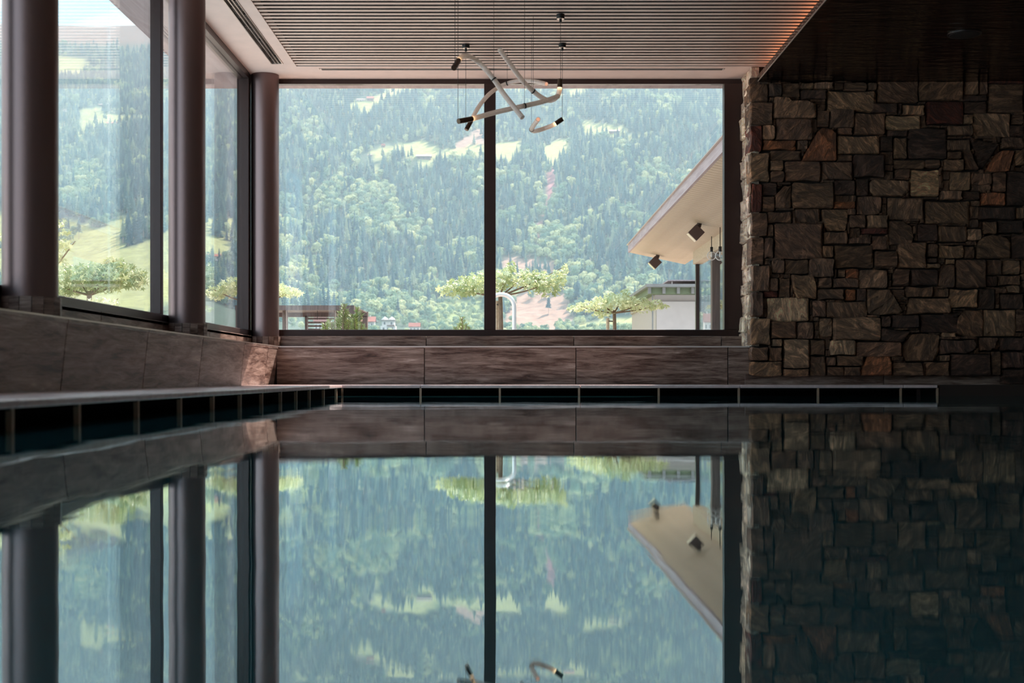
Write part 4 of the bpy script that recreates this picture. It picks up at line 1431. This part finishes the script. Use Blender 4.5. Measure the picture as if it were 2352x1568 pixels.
def broad_mesh(seed, hgt=14.0, wide=.42):
    rr = random.Random(seed)
    mb = MB()
    mb.tube([(0, 0, -2), (0, 0, hgt * .6)], [.3, .15], 5, 1, True, False)
    lumps = [(Vector((rr.uniform(-1, 1) * hgt * wide * .45, rr.uniform(-1, 1) * hgt * wide * .45, hgt * rr.uniform(.35, .8))), hgt * rr.uniform(.15, .26)) for _ in range(7)]
    lumps.append((Vector((0, 0, hgt * .55)), hgt * .3))
    for c, r_ in lumps:
        for _ in range(46):
            v = Vector((rr.gauss(0, 1), rr.gauss(0, 1), rr.gauss(0, 1))).normalized()
            p = c + Vector((v.x * r_, v.y * r_, v.z * r_ * .85)) * rr.uniform(.8, 1.05)
            nrm = (v + Vector((rr.uniform(-.5, .5), rr.uniform(-.5, .5), rr.uniform(-.2, .6)))).normalized()
            t = nrm.orthogonal().normalized()
            t = Matrix.Rotation(rr.uniform(0, 6.28), 3, nrm) @ t
            b = nrm.cross(t)
            s_ = hgt * rr.uniform(.04, .07)
            mb.add([p + t * s_, p + b * s_ * .8, p - t * s_, p - b * s_ * .8], [(0, 1, 2, 3)], 0)
    return mb.mesh('broadleaf_tree', ['broad', 'trunk'])

def ground_hit(x, y):
    """first place along the line of sight through pixel x, y where the slope is met"""
    Yv = 700.0
    while Yv < 3600:
        p = px(x, y, Yv)
        if height(p.x, Yv) >= p.z:
            return p
        Yv += 4
    return px(x, y, 3000)
HOUSE_AT = [ground_hit(*q) for q in ((828, 233), (850, 232), (973, 366), (880, 339), (849, 359), (1308, 204), (1412, 306), (240, 246), (152, 257), (160, 293), (257, 289), (488, 596), (842, 752), (735, 760), (952, 760), (891, 762))]
PROTO = [spruce_mesh(1), spruce_mesh(2, 1.2, .08), spruce_mesh(3, .8, .3, 22), spruce_mesh(4, .95, .38, 23), broad_mesh(5), broad_mesh(6, 13, .5), broad_mesh(7, 17, .34)]
NP = len(PROTO)

spots = [[] for _ in range(NP)]
STEP = 9.5
Yv = 900.0
while Yv < 3120:
    st = STEP * (1 + max(0, (Yv - 2300) / 2400))
    half0, half1 = -.60, .50
    X = half0 * Yv
    while X < half1 * Yv:
        xx, yy = X + rt.uniform(-.5, .5) * st, Yv + rt.uniform(-.5, .5) * st
        X += st
        if xx / yy < -.45 or xx / yy > .28:
            if rt.random() < .55:
                continue
        z = height(xx, yy)
        p = topx(xx, yy, z)
        if p[1] > 800:
            continue
        if in_any(p, MEADOWS):
            clump = noise.noise((xx * .008, yy * .008, 20))
            if not (p[0] < 560 and p[1] > 480 and clump > .28):
                continue
        if in_any(p, GULLY):
            continue
        if any(abs(xx - q.x) < 14 and -45 < yy - q.y < 20 for q in HOUSE_AT):
            continue
        sc_ = 1.0
        if in_any(p, CLEAR):
            if rt.random() < .93:
                continue
        if in_any(p, SHRUB) or p[1] > 728:
            if rt.random() < .3:
                continue
            spots[rt.choice((4, 5))].append((xx, yy, z - .3, rt.uniform(.35, .7), rt.uniform(0, 6.28)))
            continue
        if yy > 2900 and p[0] < 600 and rt.random() < (yy - 2900) / 200:
            continue
        b_ = noise.noise((xx * .009 + yy * .002, yy * .0026, 40)) + .7 * noise.noise((xx * .03, yy * .010, 50)) + rt.gauss(0, .16)
        if p[1] > 560:
            b_ += .22 * (p[1] - 560) / 150
        if 640 < p[0] < 1110 and p[1] > 400:
            b_ += .12
        if 1380 < p[0] < 1560 and 190 < p[1] < 300:
            b_ += .25
        if b_ > .36:
            k = rt.choice((4, 4, 5, 6))
            s_ = rt.uniform(.65, 1.2)
        else:
            k = rt.choice((0, 1, 2, 3, 0, 1)) if rt.random() < .88 else 4
            s_ = rt.uniform(.65, 1.25) * (1 if k < 4 else .8)
        spots[k].append((xx, yy, z - .3, s_, rt.uniform(0, 6.28)))
    Yv += st

# the trees that show largest are objects of their own, the rest is forest
alltrees = []
for k in range(NP):
    for s_ in spots[k]:
        p = topx(*s_[:3])
        vis = (645 < p[0] < 1100 or 1145 < p[0] < 1655 or 145 < p[0] < 335 or 478 < p[0] < 540) and 200 < p[1] < 755
        if vis:
            alltrees.append((s_[3] / s_[1], k, s_))
def pick(lst, n, gap):
    out = []
    for a in sorted(lst, reverse=True):
        if all(abs(a[2][0] - b[2][0]) + abs(a[2][1] - b[2][1]) > gap for b in out):
            out.append(a)
            if len(out) == n:
                break
    return out
br_all = pick([a for a in alltrees if a[1] >= 4 and a[2][3] > .6], 200, 24)
sp_all = pick([a for a in alltrees if a[1] < 4 and all(abs(a[2][0] - b[2][0]) + abs(a[2][1] - b[2][1]) > 20 for b in br_all)], 290, 16)
protos = {}
for lst, nm, lab, cat, grp in ((sp_all, 'spruce_tree', 'dark blue green spruce standing in the forest on the mountain slope', 'spruce', 'spruces of the mountain forest'),
                               (br_all, 'broadleaf_tree', 'rounded light green broadleaf tree growing among spruces on the mountain slope', 'tree', 'broadleaf trees of the mountain forest')):
    for _a, k, s_ in lst:
        o = bpy.data.objects.new(nm, PROTO[k])
        COL.objects.link(o)
        o.location = s_[:3]
        o.scale = (s_[3],) * 3
        o.rotation_euler = (0, 0, s_[4])
        tag(o, lab, cat, grp)
        protos.setdefault(k, o)
        spots[k].remove(s_)
for k in range(NP):
    if k not in protos:
        s_ = spots[k].pop()
        o = bpy.data.objects.new('spruce_tree' if k < 4 else 'broadleaf_tree', PROTO[k])
        COL.objects.link(o)
        o.location = s_[:3]
        o.scale = (s_[3],) * 3
        tag(o, 'dark blue green spruce standing in the forest on the mountain slope' if k < 4 else 'rounded light green broadleaf tree growing among spruces on the mountain slope',
            'spruce' if k < 4 else 'tree', 'spruces of the mountain forest' if k < 4 else 'broadleaf trees of the mountain forest')
        protos[k] = o

def scatter(name, mesh, pts, proto, label, cat):
    ng = bpy.data.node_groups.new(name, 'GeometryNodeTree')
    ng.interface.new_socket('Geometry', in_out='INPUT', socket_type='NodeSocketGeometry')
    ng.interface.new_socket('Geometry', in_out='OUTPUT', socket_type='NodeSocketGeometry')
    gi, go = ng.nodes.new('NodeGroupInput'), ng.nodes.new('NodeGroupOutput')
    inst = ng.nodes.new('GeometryNodeInstanceOnPoints')
    oi = ng.nodes.new('GeometryNodeObjectInfo')
    oi.inputs['Object'].default_value = proto
    oi.inputs['As Instance'].default_value = True
    na = ng.nodes.new('GeometryNodeInputNamedAttribute')
    na.data_type = 'FLOAT'
    na.inputs['Name'].default_value = 'size'
    nr = ng.nodes.new('GeometryNodeInputNamedAttribute')
    nr.data_type = 'FLOAT_VECTOR'
    nr.inputs['Name'].default_value = 'turn'
    L = ng.links.new
    L(gi.outputs[0], inst.inputs['Points'])
    L(oi.outputs['Geometry'], inst.inputs['Instance'])
    L(na.outputs['Attribute'], inst.inputs['Scale'])
    L(nr.outputs['Attribute'], inst.inputs['Rotation'])
    L(inst.outputs[0], go.inputs[0])
    me = bpy.data.meshes.new(name)
    me.from_pydata([p[:3] for p in pts], [], [])
    a = me.attributes.new('size', 'FLOAT', 'POINT')
    a.data.foreach_set('value', [p[3] for p in pts])
    a = me.attributes.new('turn', 'FLOAT_VECTOR', 'POINT')
    a.data.foreach_set('vector', [c for p in pts for c in (0, 0, p[4])])
    o = bpy.data.objects.new(name, me)
    COL.objects.link(o)
    md = o.modifiers.new('scatter', 'NODES')
    md.node_group = ng
    tag(o, label, cat, kind='stuff')
    return o
for k in range(NP):
    if spots[k]:
        scatter('spruce_forest' if k < 4 else 'broadleaf_forest', PROTO[k], spots[k], protos[k],
                'dense blue green spruce forest covering the mountain slope' if k < 4 else 'pale green broadleaf woods mixed into the mountain forest', 'forest')
print('forest trees', sum(len(s) for s in spots), 'single', len(sp_all) + len(br_all), 'stones', len(traced), len(fill))

# ---- houses and barns on the slope and in the valley
def farmhouse(x, y, wpx, hpx, wall, roof, label, flip=False, nwin=3):
    p = ground_hit(x, y)
    k = p.y / F
    W_, Hh = wpx * k, hpx * k
    D_ = W_ * .55
    t = tag(empty('farmhouse', p), label, 'house')
    x0, x1 = p.x - W_ / 2, p.x + W_ / 2
    zb_ = p.z - 4
    B('wall', wall, x0, x1, p.y, p.y + D_, zb_, p.z + Hh * .55, t)
    ov = W_ * .07
    MB().hexa([(x0 - ov, p.y - ov * 2, p.z + Hh * .52), (x1 + ov, p.y - ov * 2, p.z + Hh * .52), (x1 + ov, p.y + D_ / 2, p.z + Hh), (x0 - ov, p.y + D_ / 2, p.z + Hh)],
              [(x0 - ov, p.y - ov * 2, p.z + Hh * .58), (x1 + ov, p.y - ov * 2, p.z + Hh * .58), (x1 + ov, p.y + D_ / 2, p.z + Hh * 1.07), (x0 - ov, p.y + D_ / 2, p.z + Hh * 1.07)]).build('roof', roof, t)
    MB().hexa([(x0 - ov, p.y + D_ + ov, p.z + Hh * .52), (x1 + ov, p.y + D_ + ov, p.z + Hh * .52), (x1 + ov, p.y + D_ / 2, p.z + Hh), (x0 - ov, p.y + D_ / 2, p.z + Hh)],
              [(x0 - ov, p.y + D_ + ov, p.z + Hh * .58), (x1 + ov, p.y + D_ + ov, p.z + Hh * .58), (x1 + ov, p.y + D_ / 2, p.z + Hh * 1.07), (x0 - ov, p.y + D_ / 2, p.z + Hh * 1.07)]).build('roof', roof, t)
    for xe in (x0, x1 - .3):
        g = MB()
        g.add([(xe, p.y, p.z + Hh * .55), (xe, p.y + D_, p.z + Hh * .55), (xe, p.y + D_ / 2, p.z + Hh), (xe + .3, p.y, p.z + Hh * .55), (xe + .3, p.y + D_, p.z + Hh * .55), (xe + .3, p.y + D_ / 2, p.z + Hh)],
              [(0, 1, 2), (5, 4, 3), (0, 3, 4, 1), (1, 4, 5, 2), (2, 5, 3, 0)])
        g.build('gable', wall, t)
    for i in range(nwin):
        cx_ = x0 + W_ * (i + .5) / nwin
        B('window', 'window_dark', cx_ - W_ * .05, cx_ + W_ * .05, p.y - .15, p.y + .1, p.z + Hh * .15, p.z + Hh * .38, t)
    B('chimney', 'white', p.x + W_ * .2, p.x + W_ * .24, p.y + D_ * .45, p.y + D_ * .55, p.z + Hh * .8, p.z + Hh * 1.2, t)
farmhouse(828, 233, 18, 7, 'white', 'roof_grey', 'long white farmhouse in the top meadow left of the pendants')
farmhouse(850, 232, 15, 11, 'barn', 'roof_red', 'barn with red roof in the top meadow left of the pendants', nwin=2)
farmhouse(973, 366, 32, 12, 'barn', 'roof_grey', 'brown barn with grey roof on the middle meadow of the slope')
farmhouse(880, 339, 8, 9, 'barn', 'roof_red', 'tiny red barn at the left end of the middle meadow', nwin=1)
farmhouse(849, 359, 10, 5, 'barn', 'roof_grey', 'low grey barn roof at forest edge below the tiny red barn', nwin=2)
farmhouse(1308, 204, 22, 9, 'white', 'roof_red', 'white farmhouse with red roof in the top meadow right of the pendants')
farmhouse(1412, 306, 22, 8, 'barn', 'roof_grey', 'dark farm hut cluster in the slanting meadow on the right')
farmhouse(240, 246, 26, 9, 'barn', 'roof_grey', 'barn under pale roof, topmost in the left glazing')
farmhouse(152, 257, 14, 6, 'white', 'roof_grey', 'small white house beside the nearest column high on the left slope', nwin=2)
farmhouse(160, 293, 32, 9, 'white', 'roof_grey', 'group house with white walls low beside the nearest column on the left slope')
farmhouse(257, 289, 28, 10, 'barn', 'roof_red', 'dark brown barn on the meadow strip in the left glazing')
farmhouse(488, 596, 34, 13, 'white', 'roof_red', 'white village house with red roof between second and corner column')
farmhouse(842, 752, 36, 24, 'white', 'roof_red', 'village house with brown red roof right of the dwarf pine')
farmhouse(735, 760, 26, 38, 'white', 'roof_red', 'village house roof showing through the pergola slats')
farmhouse(952, 760, 24, 18, 'white', 'roof_red', 'small village house with reddish roof left of the mullion')
# white villa with two small towers
p = ground_hit(891, 762)
k = p.y / F
vi = tag(empty('villa', p), 'white villa with two pointed dormer towers in the valley', 'house')
B('lower_storey', 'white', p.x - 17 * k, p.x + 17 * k, p.y, p.y + 12, p.z - 4, p.z + 14 * k, vi)
B('upper_storey', 'white', p.x - 14 * k, p.x + 14 * k, p.y + 1, p.y + 11, p.z + 14 * k, p.z + 26 * k, vi)
B('roof', 'roof_grey', p.x - 16 * k, p.x + 16 * k, p.y - 1, p.y + 13, p.z + 26 * k, p.z + 27.5 * k, vi)
for s_ in (-8, 8):
    MB().lathe((p.x + s_ * k, p.y + 3, p.z + 27.5 * k), [(8 * k, 0), (8 * k, 2 * k), (.2, 8 * k)], 4, smooth=False).build('tower_roof', 'white', vi)
    B('window', 'window_dark', p.x + (s_ - 2) * k, p.x + (s_ + 2) * k, p.y + .8, p.y + 1.2, p.z + 17 * k, p.z + 23 * k, vi)
for s_ in (-10, 0, 10):
    B('window', 'window_dark', p.x + (s_ - 2) * k, p.x + (s_ + 2) * k, p.y - .2, p.y + .2, p.z + 4 * k, p.z + 10 * k, vi)
B('balcony', 'barn', p.x - 2 * k, p.x + 15 * k, p.y - 1.2, p.y + 1, p.z + 13 * k, p.z + 16 * k, vi)

hz = B('valley_haze', 'haze', -3800, 3800, 60, 4500, -120, 2200)
tag(hz, 'pale blue summer haze filling the valley before the mountain', 'haze', kind='stuff')
